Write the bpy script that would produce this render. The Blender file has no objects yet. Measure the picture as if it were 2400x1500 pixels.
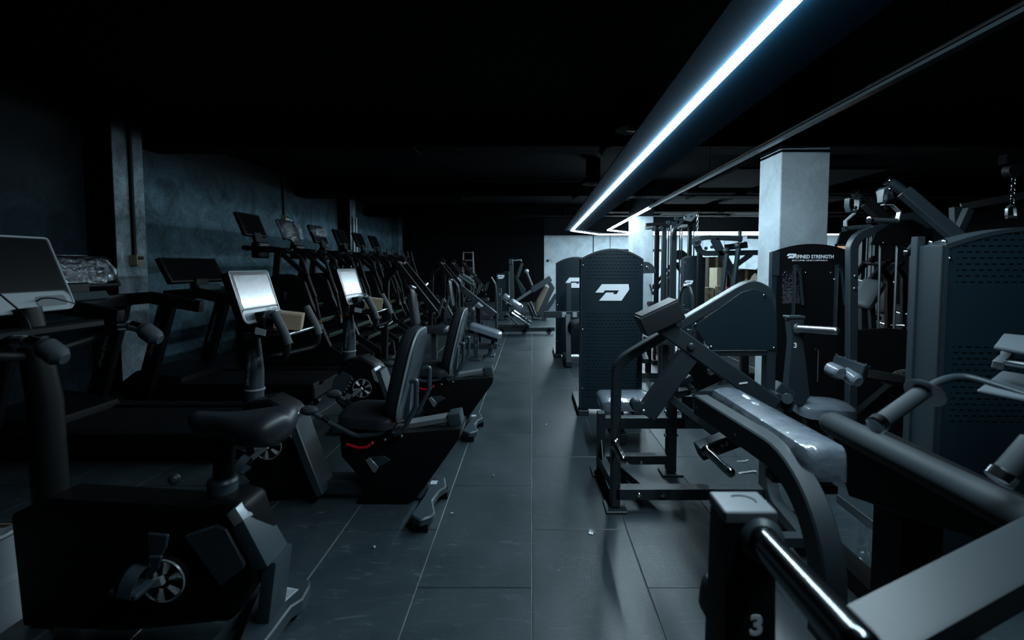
import bpy, bmesh, math, random
from mathutils import Vector as V, Matrix

random.seed(7)
C = bpy.context.scene.collection
SC = bpy.context.scene

# ------------------------------------------------------------------ camera, world, exposure
F, CX, CY, EYE = 1170.0, 1247.0, 688.0, 1.4          # focal length and principal point in px of 2400x1500
TH = math.atan(68.0 / F); CT, ST = math.cos(TH), math.sin(TH)
cam_d = bpy.data.cameras.new('camera'); cam = bpy.data.objects.new('camera', cam_d); C.objects.link(cam)
cam.location = (0, 0, EYE); cam.rotation_euler = (math.pi / 2 - TH, 0, 0)
cam_d.sensor_width = 36; cam_d.lens = F / 2400 * 36
cam_d.shift_x = -(CX - 1200) / 2400; cam_d.shift_y = -(750 - CY) / 2400
cam_d.clip_start = 0.05; cam_d.clip_end = 200
cam_d.dof.use_dof = True; cam_d.dof.focus_distance = 4.2; cam_d.dof.aperture_fstop = 2.2
SC.camera = cam
SC.view_settings.view_transform = 'Standard'; SC.view_settings.look = 'None'
SC.view_settings.gamma = 1; SC.view_settings.use_curve_mapping = False
SC.view_settings.exposure = 0.0
w = bpy.data.worlds.new('world'); SC.world = w; w.use_nodes = True
w.node_tree.nodes['Background'].inputs[0].default_value = (0.25, 0.55, 0.8, 1)
w.node_tree.nodes['Background'].inputs[1].default_value = 0.0004
SC.cycles.max_bounces = 6; SC.cycles.diffuse_bounces = 2; SC.cycles.glossy_bounces = 3
SC.cycles.transparent_max_bounces = 12
SC.cycles.caustics_reflective = False; SC.cycles.caustics_refractive = False
SC.cycles.sample_clamp_indirect = 2.0
LED_K = 155.0                                        # radiance of the lit LED diffusers
LED_C = (0.66, 0.88, 1.0)

def ray(px, py):
    a = (px - CX) / F; b = (CY - py) / F
    return a, b * ST + CT, b * CT - ST
def at(px, py, Y):                                   # the point at depth Y seen at that place of the photograph
    a, dy, dz = ray(px, py); t = Y / dy
    return V((a * t, Y, EYE + dz * t))
def ax(px, py, X):
    a, dy, dz = ray(px, py); t = X / a
    return V((X, dy * t, EYE + dz * t))
def fl(px, py, Z=0.0):
    a, dy, dz = ray(px, py); t = (Z - EYE) / dz
    return V((a * t, dy * t, Z))

# ------------------------------------------------------------------ materials
ALB = 0.53                                           # common scale of the dark paints, rubbers and plasters
def mat(name, col, rough=0.45, metal=0.0, coat=0.0, bump=0.0, bscale=60.0, vary=0.0, vscale=6.0, spec=0.5, emit=None, estr=0.0, keep=False):
    if not keep and metal < 0.5: col = tuple(c * ALB for c in col); spec *= 0.6
    m = bpy.data.materials.new(name); m.use_nodes = True
    nt = m.node_tree; b = nt.nodes['Principled BSDF']
    b.inputs['Base Color'].default_value = (*col, 1); b.inputs['Roughness'].default_value = rough
    b.inputs['Metallic'].default_value = metal; b.inputs['Coat Weight'].default_value = coat
    b.inputs['Coat Roughness'].default_value = 0.06
    b.inputs['Specular IOR Level'].default_value = spec
    tc = nt.nodes.new('ShaderNodeTexCoord')
    if vary:
        n = nt.nodes.new('ShaderNodeTexNoise'); n.inputs['Scale'].default_value = vscale; n.inputs['Detail'].default_value = 8
        n.inputs['Roughness'].default_value = 0.65
        nt.links.new(tc.outputs['Object'], n.inputs['Vector'])
        r = nt.nodes.new('ShaderNodeValToRGB')
        r.color_ramp.elements[0].position = 0.3; r.color_ramp.elements[1].position = 0.72
        lo = [c * (1 - vary) for c in col]; hi = [min(1, c * (1 + vary)) for c in col]
        r.color_ramp.elements[0].color = (*lo, 1); r.color_ramp.elements[1].color = (*hi, 1)
        nt.links.new(n.outputs['Fac'], r.inputs['Fac']); nt.links.new(r.outputs['Color'], b.inputs['Base Color'])
    if bump:
        n2 = nt.nodes.new('ShaderNodeTexNoise'); n2.inputs['Scale'].default_value = bscale; n2.inputs['Detail'].default_value = 4
        nt.links.new(tc.outputs['Object'], n2.inputs['Vector'])
        bp = nt.nodes.new('ShaderNodeBump'); bp.inputs['Strength'].default_value = bump; bp.inputs['Distance'].default_value = 0.01
        nt.links.new(n2.outputs['Fac'], bp.inputs['Height']); nt.links.new(bp.outputs['Normal'], b.inputs['Normal'])
        if coat: nt.links.new(bp.outputs['Normal'], b.inputs['Coat Normal'])
    if emit:
        b.inputs['Emission Color'].default_value = (*emit, 1); b.inputs['Emission Strength'].default_value = estr
    return m

M = {}
M['frame'] = mat('black_powder_coat', (0.024, 0.038, 0.048), 0.45, spec=0.85, bump=0.04, bscale=400)
M['sheet'] = mat('black_sheet_steel', (0.0095, 0.027, 0.040), 0.5, spec=0.45, bump=0.02, bscale=300)
M['dark'] = mat('dull_black_metal', (0.004, 0.005, 0.0065), 0.55, spec=0.3)
M['plastic'] = mat('black_plastic', (0.0035, 0.0045, 0.0055), 0.5, spec=0.25)
M['shell'] = mat('charcoal_plastic_shell', (0.036, 0.056, 0.070), 0.42, spec=0.7)
M['rubber'] = mat('black_rubber_grip', (0.046, 0.060, 0.070), 0.62, bump=0.05, bscale=250)
M['vinyl'] = mat('black_vinyl', (0.022, 0.027, 0.034), 0.45, bump=0.05, bscale=150)
M['wrapvinyl'] = mat('vinyl_under_clear_film', (0.20, 0.24, 0.29), 0.42, coat=1.0, bump=0.9, bscale=11)
M['chrome'] = mat('polished_chrome', (0.62, 0.66, 0.70), 0.14, metal=1.0)
M['blackchrome'] = mat('dark_polished_steel', (0.13, 0.145, 0.155), 0.17, metal=1.0)
M['steel'] = mat('brushed_steel', (0.42, 0.45, 0.48), 0.34, metal=1.0, bump=0.03, bscale=200)
M['alu'] = mat('satin_aluminium', (0.20, 0.22, 0.24), 0.4, metal=0.6)
M['silver'] = mat('silver_plastic', (0.42, 0.46, 0.49), 0.3, metal=0.3)
M['bezel'] = mat('grey_bezel', (0.30, 0.34, 0.37), 0.32)
M['red'] = mat('red_plastic', (0.55, 0.008, 0.020), 0.4)
M['print'] = mat('white_print', (0.78, 0.82, 0.86), 0.5, keep=True)
M['darkchrome'] = mat('smoked_chrome', (0.32, 0.34, 0.36), 0.16, metal=1.0)
M['label'] = mat('white_paper_label', (0.55, 0.60, 0.66), 0.6)
M['ink'] = mat('dark_ink', (0.05, 0.06, 0.07), 0.6)
M['orange'] = mat('orange_sticker', (0.6, 0.25, 0.05), 0.6)
M['green'] = mat('green_step_edge', (0.02, 0.12, 0.03), 0.5)
M['card'] = mat('brown_cardboard', (0.36, 0.27, 0.17), 0.8, vary=0.2, vscale=5)
M['darkcard'] = mat('dark_brown_cardboard', (0.05, 0.035, 0.022), 0.8, vary=0.2, vscale=5)
M['palecard'] = mat('pale_cardboard', (0.62, 0.54, 0.40), 0.8, vary=0.15, vscale=9)
M['whiteplastic'] = mat('white_plastic_sheet', (0.55, 0.6, 0.64), 0.35, bump=0.4, bscale=14)
M['yellow'] = mat('old_cream_plastic', (0.38, 0.33, 0.22), 0.5)
M['stack'] = mat('weight_stack_iron', (0.012, 0.014, 0.017), 0.5)
M['pinkish'] = mat('pink_plastic', (0.6, 0.06, 0.12), 0.5)
M['warm'] = mat('warm_lit_room', (0.5, 0.3, 0.18), 0.6, emit=(1.0, 0.6, 0.4), estr=0.35)
M['tan'] = mat('tan_box', (0.45, 0.36, 0.28), 0.7)
M['brownplate'] = mat('dark_bronze_plate', (0.035, 0.030, 0.026), 0.5)
M['silverplate'] = mat('pale_grey_painted_steel', (0.17, 0.20, 0.225), 0.42)
M['ledoff'] = mat('unlit_diffuser', (0.018, 0.030, 0.038), 0.3, coat=0.3)
M['ledon'] = mat('lit_diffuser', (0.8, 0.8, 0.8), 0.5, emit=LED_C, estr=LED_K)
M['ceiling'] = mat('black_painted_ceiling', (0.0025, 0.005, 0.008), 0.9, spec=0.1, vary=0.35, vscale=1.5)
M['duct'] = mat('black_painted_duct', (0.0015, 0.0022, 0.003), 0.8, spec=0.05)
M['baffle'] = mat('black_felt_baffle', (0.010, 0.014, 0.018), 0.8, spec=0.1)
M['board'] = mat('dark_halo_board', (0.0038, 0.020, 0.036), 0.9, spec=0.02)  # dark blue tint tuned so the added board shows the LED halo
M['blackpaint'] = mat('black_wall_paint', (0.003, 0.004, 0.005), 0.85, spec=0.1)

def concrete(name, paint_or_fade_z, base=(0.60, 0.69, 0.75), soft=0.004):
    """Trowelled grey plaster, painted black above paint_or_fade_z (sharp edge: real paint band; soft edge: light cut-off put into the colour)."""
    m = mat(name, base, 0.7, bump=0.12, bscale=9, spec=0.2)
    dk, lt_ = (0.15, 2.4) if soft > 0.1 else (0.72, 1.3)
    nt = m.node_tree; b = nt.nodes['Principled BSDF']
    g = nt.nodes.new('ShaderNodeNewGeometry'); sx = nt.nodes.new('ShaderNodeSeparateXYZ'); nt.links.new(g.outputs['Position'], sx.inputs[0])
    n = nt.nodes.new('ShaderNodeTexNoise'); n.inputs['Scale'].default_value = 2.2; n.inputs['Detail'].default_value = 9; n.inputs['Roughness'].default_value = 0.68
    n.inputs['Distortion'].default_value = 1.1
    nt.links.new(g.outputs['Position'], n.inputs['Vector'])
    n3 = nt.nodes.new('ShaderNodeTexNoise'); n3.inputs['Scale'].default_value = 14; n3.inputs['Detail'].default_value = 6; n3.inputs['Distortion'].default_value = 2.0
    nt.links.new(g.outputs['Position'], n3.inputs['Vector'])
    add = nt.nodes.new('ShaderNodeMath'); add.operation = 'MULTIPLY_ADD'; add.inputs[1].default_value = 0.35
    nt.links.new(n3.outputs['Fac'], add.inputs[0]); nt.links.new(n.outputs['Fac'], add.inputs[2])
    r = nt.nodes.new('ShaderNodeValToRGB'); r.color_ramp.elements[0].position = 0.42; r.color_ramp.elements[1].position = 0.95
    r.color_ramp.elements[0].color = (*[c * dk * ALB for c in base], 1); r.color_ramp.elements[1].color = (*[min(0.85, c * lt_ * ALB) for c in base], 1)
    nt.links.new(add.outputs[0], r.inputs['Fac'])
    gt = nt.nodes.new('ShaderNodeMapRange'); gt.inputs[1].default_value = paint_or_fade_z - soft; gt.inputs[2].default_value = paint_or_fade_z + soft
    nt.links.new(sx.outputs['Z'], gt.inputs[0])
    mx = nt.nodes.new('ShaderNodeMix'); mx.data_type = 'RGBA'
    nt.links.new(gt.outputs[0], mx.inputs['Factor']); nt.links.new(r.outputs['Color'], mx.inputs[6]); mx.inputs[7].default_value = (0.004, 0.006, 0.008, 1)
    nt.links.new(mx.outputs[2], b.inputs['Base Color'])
    return m
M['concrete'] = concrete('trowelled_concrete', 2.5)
M['concrete_side'] = concrete('trowelled_concrete_long_wall', 2.6, (0.078, 0.142, 0.178), 0.30)  # soft upper fade paints in the LED's light cut-off
M['concrete_shaded'] = concrete('shade_darkened_near_wall', 2.45, (0.009, 0.020, 0.029), 0.35)  # darker plaster copy: weak light on the near wall put into the colour
M['concrete_pilaster'] = concrete('trowelled_concrete_pilaster', 2.75, (0.26, 0.33, 0.37), 0.30)  # upper fade painted in where the light dims

def tile_mat():
    m = mat('black_rubber_tile', (0.05, 0.055, 0.06), 0.36, spec=0.7)
    nt = m.node_tree; b = nt.nodes['Principled BSDF']
    g = nt.nodes.new('ShaderNodeNewGeometry')
    oi = nt.nodes.new('ShaderNodeObjectInfo')
    n = nt.nodes.new('ShaderNodeTexNoise'); n.inputs['Scale'].default_value = 2.0; n.inputs['Detail'].default_value = 8; n.inputs['Roughness'].default_value = 0.65
    nt.links.new(g.outputs['Position'], n.inputs['Vector'])
    r = nt.nodes.new('ShaderNodeValToRGB'); r.color_ramp.elements[0].position = 0.3; r.color_ramp.elements[1].position = 0.75
    r.color_ramp.elements[0].color = (0.013, 0.021, 0.0255, 1); r.color_ramp.elements[1].color = (0.028, 0.039, 0.045, 1)
    nt.links.new(n.outputs['Fac'], r.inputs['Fac'])
    # pale dusty scuffs: stretched thin noise
    mp = nt.nodes.new('ShaderNodeMapping'); mp.inputs['Rotation'].default_value = (0, 0, 0.5); mp.inputs['Scale'].default_value = (2.0, 9.0, 1)
    nt.links.new(g.outputs['Position'], mp.inputs['Vector'])
    s = nt.nodes.new('ShaderNodeTexNoise'); s.inputs['Scale'].default_value = 2.2; s.inputs['Detail'].default_value = 12; s.inputs['Roughness'].default_value = 0.72; s.inputs['Distortion'].default_value = 2.4
    nt.links.new(mp.outputs[0], s.inputs['Vector'])
    rs = nt.nodes.new('ShaderNodeValToRGB'); rs.color_ramp.elements[0].position = 0.56; rs.color_ramp.elements[1].position = 0.76
    nt.links.new(s.outputs['Fac'], rs.inputs['Fac'])
    v = nt.nodes.new('ShaderNodeTexVoronoi'); v.inputs['Scale'].default_value = 7.0
    nt.links.new(g.outputs['Position'], v.inputs['Vector'])
    lt = nt.nodes.new('ShaderNodeMath'); lt.operation = 'LESS_THAN'; lt.inputs[1].default_value = 0.04
    nt.links.new(v.outputs['Distance'], lt.inputs[0])
    vc = nt.nodes.new('ShaderNodeMath'); vc.operation = 'GREATER_THAN'; vc.inputs[1].default_value = 0.8
    sc = nt.nodes.new('ShaderNodeSeparateColor'); nt.links.new(v.outputs['Color'], sc.inputs[0]); nt.links.new(sc.outputs[0], vc.inputs[0])
    mu = nt.nodes.new('ShaderNodeMath'); mu.operation = 'MULTIPLY'; nt.links.new(lt.outputs[0], mu.inputs[0]); nt.links.new(vc.outputs[0], mu.inputs[1])
    ma = nt.nodes.new('ShaderNodeMath'); ma.operation = 'MAXIMUM'; nt.links.new(mu.outputs[0], ma.inputs[0]); 
    hf = nt.nodes.new('ShaderNodeMath'); hf.operation = 'MULTIPLY'; hf.inputs[1].default_value = 0.8; nt.links.new(rs.outputs['Color'], hf.inputs[0]); nt.links.new(hf.outputs[0], ma.inputs[1])
    mx = nt.nodes.new('ShaderNodeMix'); mx.data_type = 'RGBA'; nt.links.new(ma.outputs[0], mx.inputs['Factor'])
    nt.links.new(r.outputs['Color'], mx.inputs[6]); mx.inputs[7].default_value = (0.10, 0.115, 0.12, 1)
    nt.links.new(mx.outputs[2], b.inputs['Base Color'])
    rr = nt.nodes.new('ShaderNodeMapRange'); rr.inputs[3].default_value = 0.30; rr.inputs[4].default_value = 0.46
    nt.links.new(n.outputs['Fac'], rr.inputs[0]); nt.links.new(rr.outputs[0], b.inputs['Roughness'])
    n4 = nt.nodes.new('ShaderNodeTexNoise'); n4.inputs['Scale'].default_value = 90; n4.inputs['Detail'].default_value = 3
    nt.links.new(g.outputs['Position'], n4.inputs['Vector'])
    bp = nt.nodes.new('ShaderNodeBump'); bp.inputs['Strength'].default_value = 0.08; bp.inputs['Distance'].default_value = 0.01
    nt.links.new(n4.outputs['Fac'], bp.inputs['Height']); nt.links.new(bp.outputs['Normal'], b.inputs['Normal'])
    return m
M['tile'] = tile_mat()
M['grout'] = mat('dusty_joint', (0.30, 0.31, 0.31), 0.9, vary=0.5, vscale=3)

def screen_mat():
    m = mat('glossy_filmed_screen', (0.02, 0.03, 0.038), 0.25, coat=0.75, spec=1.0, keep=True)
    b = m.node_tree.nodes['Principled BSDF']; b.inputs['Coat Roughness'].default_value = 0.05
    return m
M['screen'] = screen_mat()
M['screenoff'] = mat('dark_screen', (0.004, 0.005, 0.006), 0.25, spec=0.3)

def film_mat(name, amt, bump, scale):
    m = bpy.data.materials.new(name); m.use_nodes = True
    nt = m.node_tree; nt.nodes.remove(nt.nodes['Principled BSDF'])
    out = nt.nodes['Material Output']
    t = nt.nodes.new('ShaderNodeBsdfTransparent'); gl = nt.nodes.new('ShaderNodeBsdfGlossy'); gl.inputs['Roughness'].default_value = 0.12
    gl.inputs['Color'].default_value = (0.8, 0.88, 0.95, 1)
    df = nt.nodes.new('ShaderNodeBsdfTranslucent'); df.inputs['Color'].default_value = (0.6, 0.7, 0.8, 1)
    tc = nt.nodes.new('ShaderNodeTexCoord'); n = nt.nodes.new('ShaderNodeTexNoise'); n.inputs['Scale'].default_value = scale; n.inputs['Detail'].default_value = 6
    n.inputs['Distortion'].default_value = 1.5
    nt.links.new(tc.outputs['Object'], n.inputs['Vector'])
    bp = nt.nodes.new('ShaderNodeBump'); bp.inputs['Strength'].default_value = bump; bp.inputs['Distance'].default_value = 0.02
    nt.links.new(n.outputs['Fac'], bp.inputs['Height']); nt.links.new(bp.outputs['Normal'], gl.inputs['Normal'])
    m1 = nt.nodes.new('ShaderNodeMixShader'); m1.inputs[0].default_value = 0.6; nt.links.new(df.outputs[0], m1.inputs[1]); nt.links.new(gl.outputs[0], m1.inputs[2])
    m2 = nt.nodes.new('ShaderNodeMixShader')
    r = nt.nodes.new('ShaderNodeMapRange'); r.inputs[1].default_value = 0.3; r.inputs[2].default_value = 0.7; r.inputs[3].default_value = amt * 0.4; r.inputs[4].default_value = amt * 1.6
    nt.links.new(n.outputs['Fac'], r.inputs[0]); nt.links.new(r.outputs[0], m2.inputs[0])
    nt.links.new(t.outputs[0], m2.inputs[1]); nt.links.new(m1.outputs[0], m2.inputs[2]); nt.links.new(m2.outputs[0], out.inputs['Surface'])
    return m
M['film'] = film_mat('clear_plastic_film', 0.28, 1.0, 22)
M['thinfilm'] = film_mat('thin_clear_sheet', 0.24, 1.0, 9)

# ------------------------------------------------------------------ mesh builder
class MB:
    def __init__(s): s.v = []; s.f = []
    def add(s, vs, fs):
        o = len(s.v); s.v += [V(p) for p in vs]; s.f += [[o + i for i in f] for f in fs]; return s
    def box(s, c, size, rot=None):
        c = V(c); hx, hy, hz = [k / 2 for k in size]
        vs = [V((x, y, z)) for x in (-hx, hx) for y in (-hy, hy) for z in (-hz, hz)]
        if rot is not None: vs = [rot @ v for v in vs]
        return s.add([c + v for v in vs], [(0, 1, 3, 2), (4, 6, 7, 5), (0, 4, 5, 1), (2, 3, 7, 6), (0, 2, 6, 4), (1, 5, 7, 3)])
    def b2(s, x0, x1, y0, y1, z0, z1):
        return s.box(((x0 + x1) / 2, (y0 + y1) / 2, (z0 + z1) / 2), (x1 - x0, y1 - y0, z1 - z0))
    def prism(s, pts, vec):
        vec = V(vec); n = len(pts); p = [V(q) for q in pts]
        nrm = V((0, 0, 0))
        for i in range(n): nrm += p[i].cross(p[(i + 1) % n])
        if nrm.dot(vec) > 0: p.reverse()
        return s.add(p + [q + vec for q in p], [list(range(n)), list(range(2 * n - 1, n - 1, -1))] +
                     [(i, i + n, (i + 1) % n + n, (i + 1) % n) for i in range(n)])
    def py(s, xz, y0, y1): return s.prism([(x, y0, z) for x, z in xz], (0, y1 - y0, 0))
    def px(s, yz, x0, x1): return s.prism([(x0, y, z) for y, z in yz], (x1 - x0, 0, 0))
    def pz(s, xy, z0, z1): return s.prism([(x, y, z0) for x, y in xy], (0, 0, z1 - z0))
    def sweep(s, pts, prof, side=None, closed=False, scale=None):
        """prof(list of (a,b)) is carried along pts; a along side, b along tangent x side."""
        p = [V(q) for q in pts]; n = len(p); rings = []
        prev = None
        for i in range(n):
            if closed: t = (p[(i + 1) % n] - p[i - 1])
            else: t = (p[min(i + 1, n - 1)] - p[max(i - 1, 0)])
            t.normalize()
            if side is not None: a = V(side)
            else: a = prev if prev is not None else (V((0, 0, 1)).cross(t) if abs(t.z) < 0.95 else V((1, 0, 0)))
            a = a - t * a.dot(t)
            if a.length < 1e-6: a = t.orthogonal()
            a.normalize(); prev = a; b = t.cross(a)
            # mitre
            k = 1.0; bis = None
            if 0 < i < n - 1 or closed:
                d1 = (p[i] - p[i - 1]).normalized()
                cosh = max(0.35, d1.dot(t)); k = 1 / cosh
                turn = (p[(i + 1) % n] - p[i]).normalized() - d1
                if turn.length > 1e-4: bis = turn.normalized()
            sc = 1.0 if scale is None else scale[i]
            ring = []
            for (u, w_) in prof:
                o = a * (u * sc) + b * (w_ * sc)
                if bis is not None: o = o + bis * (o.dot(bis) * (k - 1))
                ring.append(p[i] + o)
            rings.append(ring)
        m = len(prof); vs = [q for r in rings for q in r]; fs = []
        for i in range(n if closed else n - 1):
            for j in range(m):
                a0 = i * m + j; a1 = i * m + (j + 1) % m; b0 = ((i + 1) % n) * m + j; b1 = ((i + 1) % n) * m + (j + 1) % m
                fs.append((a0, a1, b1, b0))
        if not closed: fs += [list(range(m - 1, -1, -1)), list(range((n - 1) * m, n * m))]
        return s.add(vs, fs)
    def tube(s, pts, r, seg=10, fil=0.0, nf=5, closed=False, scale=None):
        if fil and scale is None: pts = fillet(pts, fil, nf)
        prof = [(r * math.cos(2 * math.pi * k / seg), r * math.sin(2 * math.pi * k / seg)) for k in range(seg)]
        return s.sweep(pts, prof, closed=closed, scale=scale)
    def rect(s, pts, w, h, side=(0, 0, 1), fil=0.0, nf=6, closed=False):
        """rectangular bar: w along side, h across"""
        if fil: pts = fillet(pts, fil, nf)
        return s.sweep(pts, [(-w / 2, -h / 2), (w / 2, -h / 2), (w / 2, h / 2), (-w / 2, h / 2)], side=side, closed=closed)
    def cyl(s, p0, p1, r, r1=None, seg=14):
        r1 = r if r1 is None else r1
        return s.tube([p0, p1], r, seg=seg, scale=[1, r1 / r])
    def lathe(s, p0, axis, prof, seg=20):
        """prof: list of (r, h) along axis from p0"""
        p0 = V(p0); axis = V(axis).normalized(); a = axis.orthogonal().normalized(); b = axis.cross(a)
        vs = []; fs = []; n = len(prof)
        for (r, h) in prof:
            for k in range(seg):
                t = 2 * math.pi * k / seg
                vs.append(p0 + axis * h + a * (r * math.cos(t)) + b * (r * math.sin(t)))
        for i in range(n - 1):
            for k in range(seg):
                fs.append((i * seg + k, i * seg + (k + 1) % seg, (i + 1) * seg + (k + 1) % seg, (i + 1) * seg + k))
        fs += [list(range(seg - 1, -1, -1)), list(range((n - 1) * seg, n * seg))]
        return s.add(vs, fs)
    def ball(s, c, r, seg=10, rings=6, sq=(1, 1, 1)):
        c = V(c); vs = [c + V((0, 0, r * sq[2]))]; fs = []
        for i in range(1, rings):
            ph = math.pi * i / rings
            for k in range(seg):
                t = 2 * math.pi * k / seg
                vs.append(c + V((r * math.sin(ph) * math.cos(t) * sq[0], r * math.sin(ph) * math.sin(t) * sq[1], r * math.cos(ph) * sq[2])))
        vs.append(c - V((0, 0, r * sq[2]))); L = len(vs) - 1
        for k in range(seg): fs.append((0, 1 + k, 1 + (k + 1) % seg)); fs.append((L, L - seg + (k + 1) % seg, L - seg + k))
        for i in range(rings - 2):
            for k in range(seg):
                a0 = 1 + i * seg + k; a1 = 1 + i * seg + (k + 1) % seg
                fs.append((a0, a0 + seg, a1 + seg, a1))
        return s.add(vs, fs)
    def loft(s, rings, cap=True):
        m = len(rings[0]); n = len(rings); vs = [q for r in rings for q in r]; fs = []
        for i in range(n - 1):
            for j in range(m):
                fs.append((i * m + j, i * m + (j + 1) % m, (i + 1) * m + (j + 1) % m, (i + 1) * m + j))
        if cap: fs += [list(range(m - 1, -1, -1)), list(range((n - 1) * m, n * m))]
        return s.add(vs, fs)
    def pad(s, p0, p1, w, t, up=(0, 0, 1), r=0.03, puff=0.012, ends=1.0, w1=None, n=10):
        """upholstered cushion from p0 to p1 (centre line of its underside), width w, thickness t along up"""
        p0 = V(p0); p1 = V(p1); ln = (p1 - p0); L = ln.length; d = ln / L; up = V(up); up = (up - d * up.dot(d)).normalized(); sd = d.cross(up)
        w1 = w if w1 is None else w1
        rings = []
        rr = min(r * ends, L * 0.45)
        en = [0, 0.06 * rr, 0.25 * rr, 0.55 * rr, rr]
        qs = en + [rr + (L - 2 * rr) * i / n for i in range(1, n)] + [L - q for q in reversed(en)]
        for q in qs:
            u = q / L; e = min(q, L - q)
            k = 1.0 if e >= rr else math.sqrt(max(0, 1 - ((rr - e) / rr) ** 2))
            ww = (w + (w1 - w) * u) - 2 * rr * (1 - k) * 0.9; tt = t * (0.55 + 0.45 * k)
            sec = []
            hw = ww / 2
            for (a, b) in ((-1, 0), (-1, 0.55), (-0.97, 0.82), (-0.86, 1), (-0.45, 1 + puff / t), (0, 1 + 1.3 * puff / t), (0.45, 1 + puff / t), (0.86, 1), (0.97, 0.82), (1, 0.55), (1, 0)):
                sec.append(p0 + d * q + sd * (a * hw) + up * (b * tt + (t - tt) * 0.3))
            rings.append(sec)
        # denser at the ends
        return s.loft(rings)
    def build(s, name, m, parent=None, bev=0.003, bseg=1, ang=32):
        me = bpy.data.meshes.new(name)
        off = V((0, 0, 0))
        q = parent
        while q is not None: off += V(q.location); q = q.parent
        me.from_pydata([tuple(v - off) for v in s.v], [], s.f); me.validate()
        bm = bmesh.new(); bm.from_mesh(me)
        bmesh.ops.recalc_face_normals(bm, faces=bm.faces)
        if bev:
            es = [e for e in bm.edges if len(e.link_faces) == 2 and e.calc_face_angle(0) > 0.6 and e.calc_length() > bev * 2.2]
            if es:
                try: bmesh.ops.bevel(bm, geom=es, offset=bev, offset_type='OFFSET', segments=bseg, profile=0.7, affect='EDGES', clamp_overlap=True)
                except Exception: pass
        bm.to_mesh(me); bm.free()
        me.polygons.foreach_set('use_smooth', [True] * len(me.polygons))
        me.set_sharp_from_angle(angle=math.radians(ang))
        me.materials.append(M[m] if isinstance(m, str) else m)
        o = bpy.data.objects.new(name, me); C.objects.link(o)
        if parent is not None: o.parent = parent
        return o

def fillet(pts, r, n=5):
    p = [V(q) for q in pts]; out = [p[0]]
    for i in range(1, len(p) - 1):
        a = p[i - 1] - p[i]; b = p[i + 1] - p[i]; la, lb = a.length, b.length
        a.normalize(); b.normalize(); cs = max(-1, min(1, a.dot(b))); ang = math.acos(cs)
        if ang > 3.05: out.append(p[i]); continue
        d = min(r / math.tan(ang / 2), 0.48 * la, 0.48 * lb); s0 = p[i] + a * d; s1 = p[i] + b * d
        rr = d * math.tan(ang / 2); bis = (a + b).normalized(); cen = p[i] + bis * (rr / math.sin(ang / 2))
        v0 = s0 - cen; v1 = s1 - cen; tot = v0.angle(v1)
        for k in range(n + 1):
            t = k / n
            vv = (v0 * math.sin((1 - t) * tot) + v1 * math.sin(t * tot)) / math.sin(tot) if tot > 1e-4 else v0
            out.append(cen + vv)
    out.append(p[-1]); return out

def tag(o, label, cat, group=None, kind=None):
    o['label'] = label; o['category'] = cat
    if group: o['group'] = group
    if kind: o['kind'] = kind
    return o
def thing(name, label, cat, loc=(0, 0, 0), group=None):
    o = bpy.data.objects.new(name, None); C.objects.link(o); o.location = loc; o.empty_display_size = 0.1
    return tag(o, label, cat, group)
def struct(o):
    o['kind'] = 'structure'; return o
def dup(root, off, label=None):
    r = root.copy(); C.objects.link(r); r.location = V(root.location) + V(off)
    if label: r['label'] = label
    for ch in list(root.children):
        c = ch.copy(); C.objects.link(c); c.parent = r
        for g in list(ch.children):
            d = g.copy(); C.objects.link(d); d.parent = c
    return r
def text_part(name, body, origin, xdir, zdir, size, m, parent, depth=0.001, bold=0.0, align='CENTER', sx=1.0):
    cu = bpy.data.curves.new(name, 'FONT'); cu.body = body; cu.size = size; cu.extrude = depth; cu.offset = bold; cu.align_x = align; cu.align_y = 'CENTER'; cu.resolution_u = 3
    to = bpy.data.objects.new('tmp', cu); C.objects.link(to)
    dg = bpy.context.evaluated_depsgraph_get()
    me = bpy.data.meshes.new_from_object(to.evaluated_get(dg)); bpy.data.objects.remove(to)
    x = V(xdir).normalized(); z = V(zdir).normalized(); n = x.cross(z); off = V(origin)
    q = parent; po = V((0, 0, 0))
    while q is not None: po += V(q.location); q = q.parent
    for v in me.vertices:
        c = v.co.copy(); v.co = off + x * (c.x * sx) + z * c.y + n * c.z - po
    me.name = name; me.materials.clear(); me.materials.append(M[m])
    o = bpy.data.objects.new(name, me); C.objects.link(o); o.parent = parent
    return o
LOGO = [(1868, 698), (1927, 620), (2172, 620), (2180, 668), (2108, 772), (1902, 772), (1966, 697), (2038, 697), (2028, 712), (2063, 712), (2083, 677), (1955, 677), (1940, 698)]
def logo(parent, x0, x1, Y, zc, m='print', name='logo', t=0.002, yf=None):
    """the white emblem as a thin decal that follows the surface yf"""
    k = (x1 - x0) / 312.0
    bm = bmesh.new()
    f = bm.faces.new([bm.verts.new((x0 + (a - 1868) * k, 0, zc - (b - 696) * k)) for a, b in LOGO])
    f.normal_update()
    bmesh.ops.triangulate(bm, faces=list(bm.faces))
    for i in range(1, 12):
        bmesh.ops.bisect_plane(bm, geom=list(bm.verts) + list(bm.edges) + list(bm.faces), plane_co=(x0 + (x1 - x0) * i / 12, 0, 0), plane_no=(1, 0, 0))
    r = bmesh.ops.extrude_face_region(bm, geom=list(bm.faces))
    top = set(e for e in r['geom'] if isinstance(e, bmesh.types.BMVert))
    for v in bm.verts:
        v.co.y = (Y if yf is None else yf(v.co.x)) - (t if v in top else 0) - 0.0008
    mb = MB(); bm.verts.index_update()
    mb.v = [v.co.copy() for v in bm.verts]; mb.f = [[v.index for v in f_.verts] for f_ in bm.faces]; bm.free()
    return mb.build(name, m, parent, bev=0, ang=20)
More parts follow.
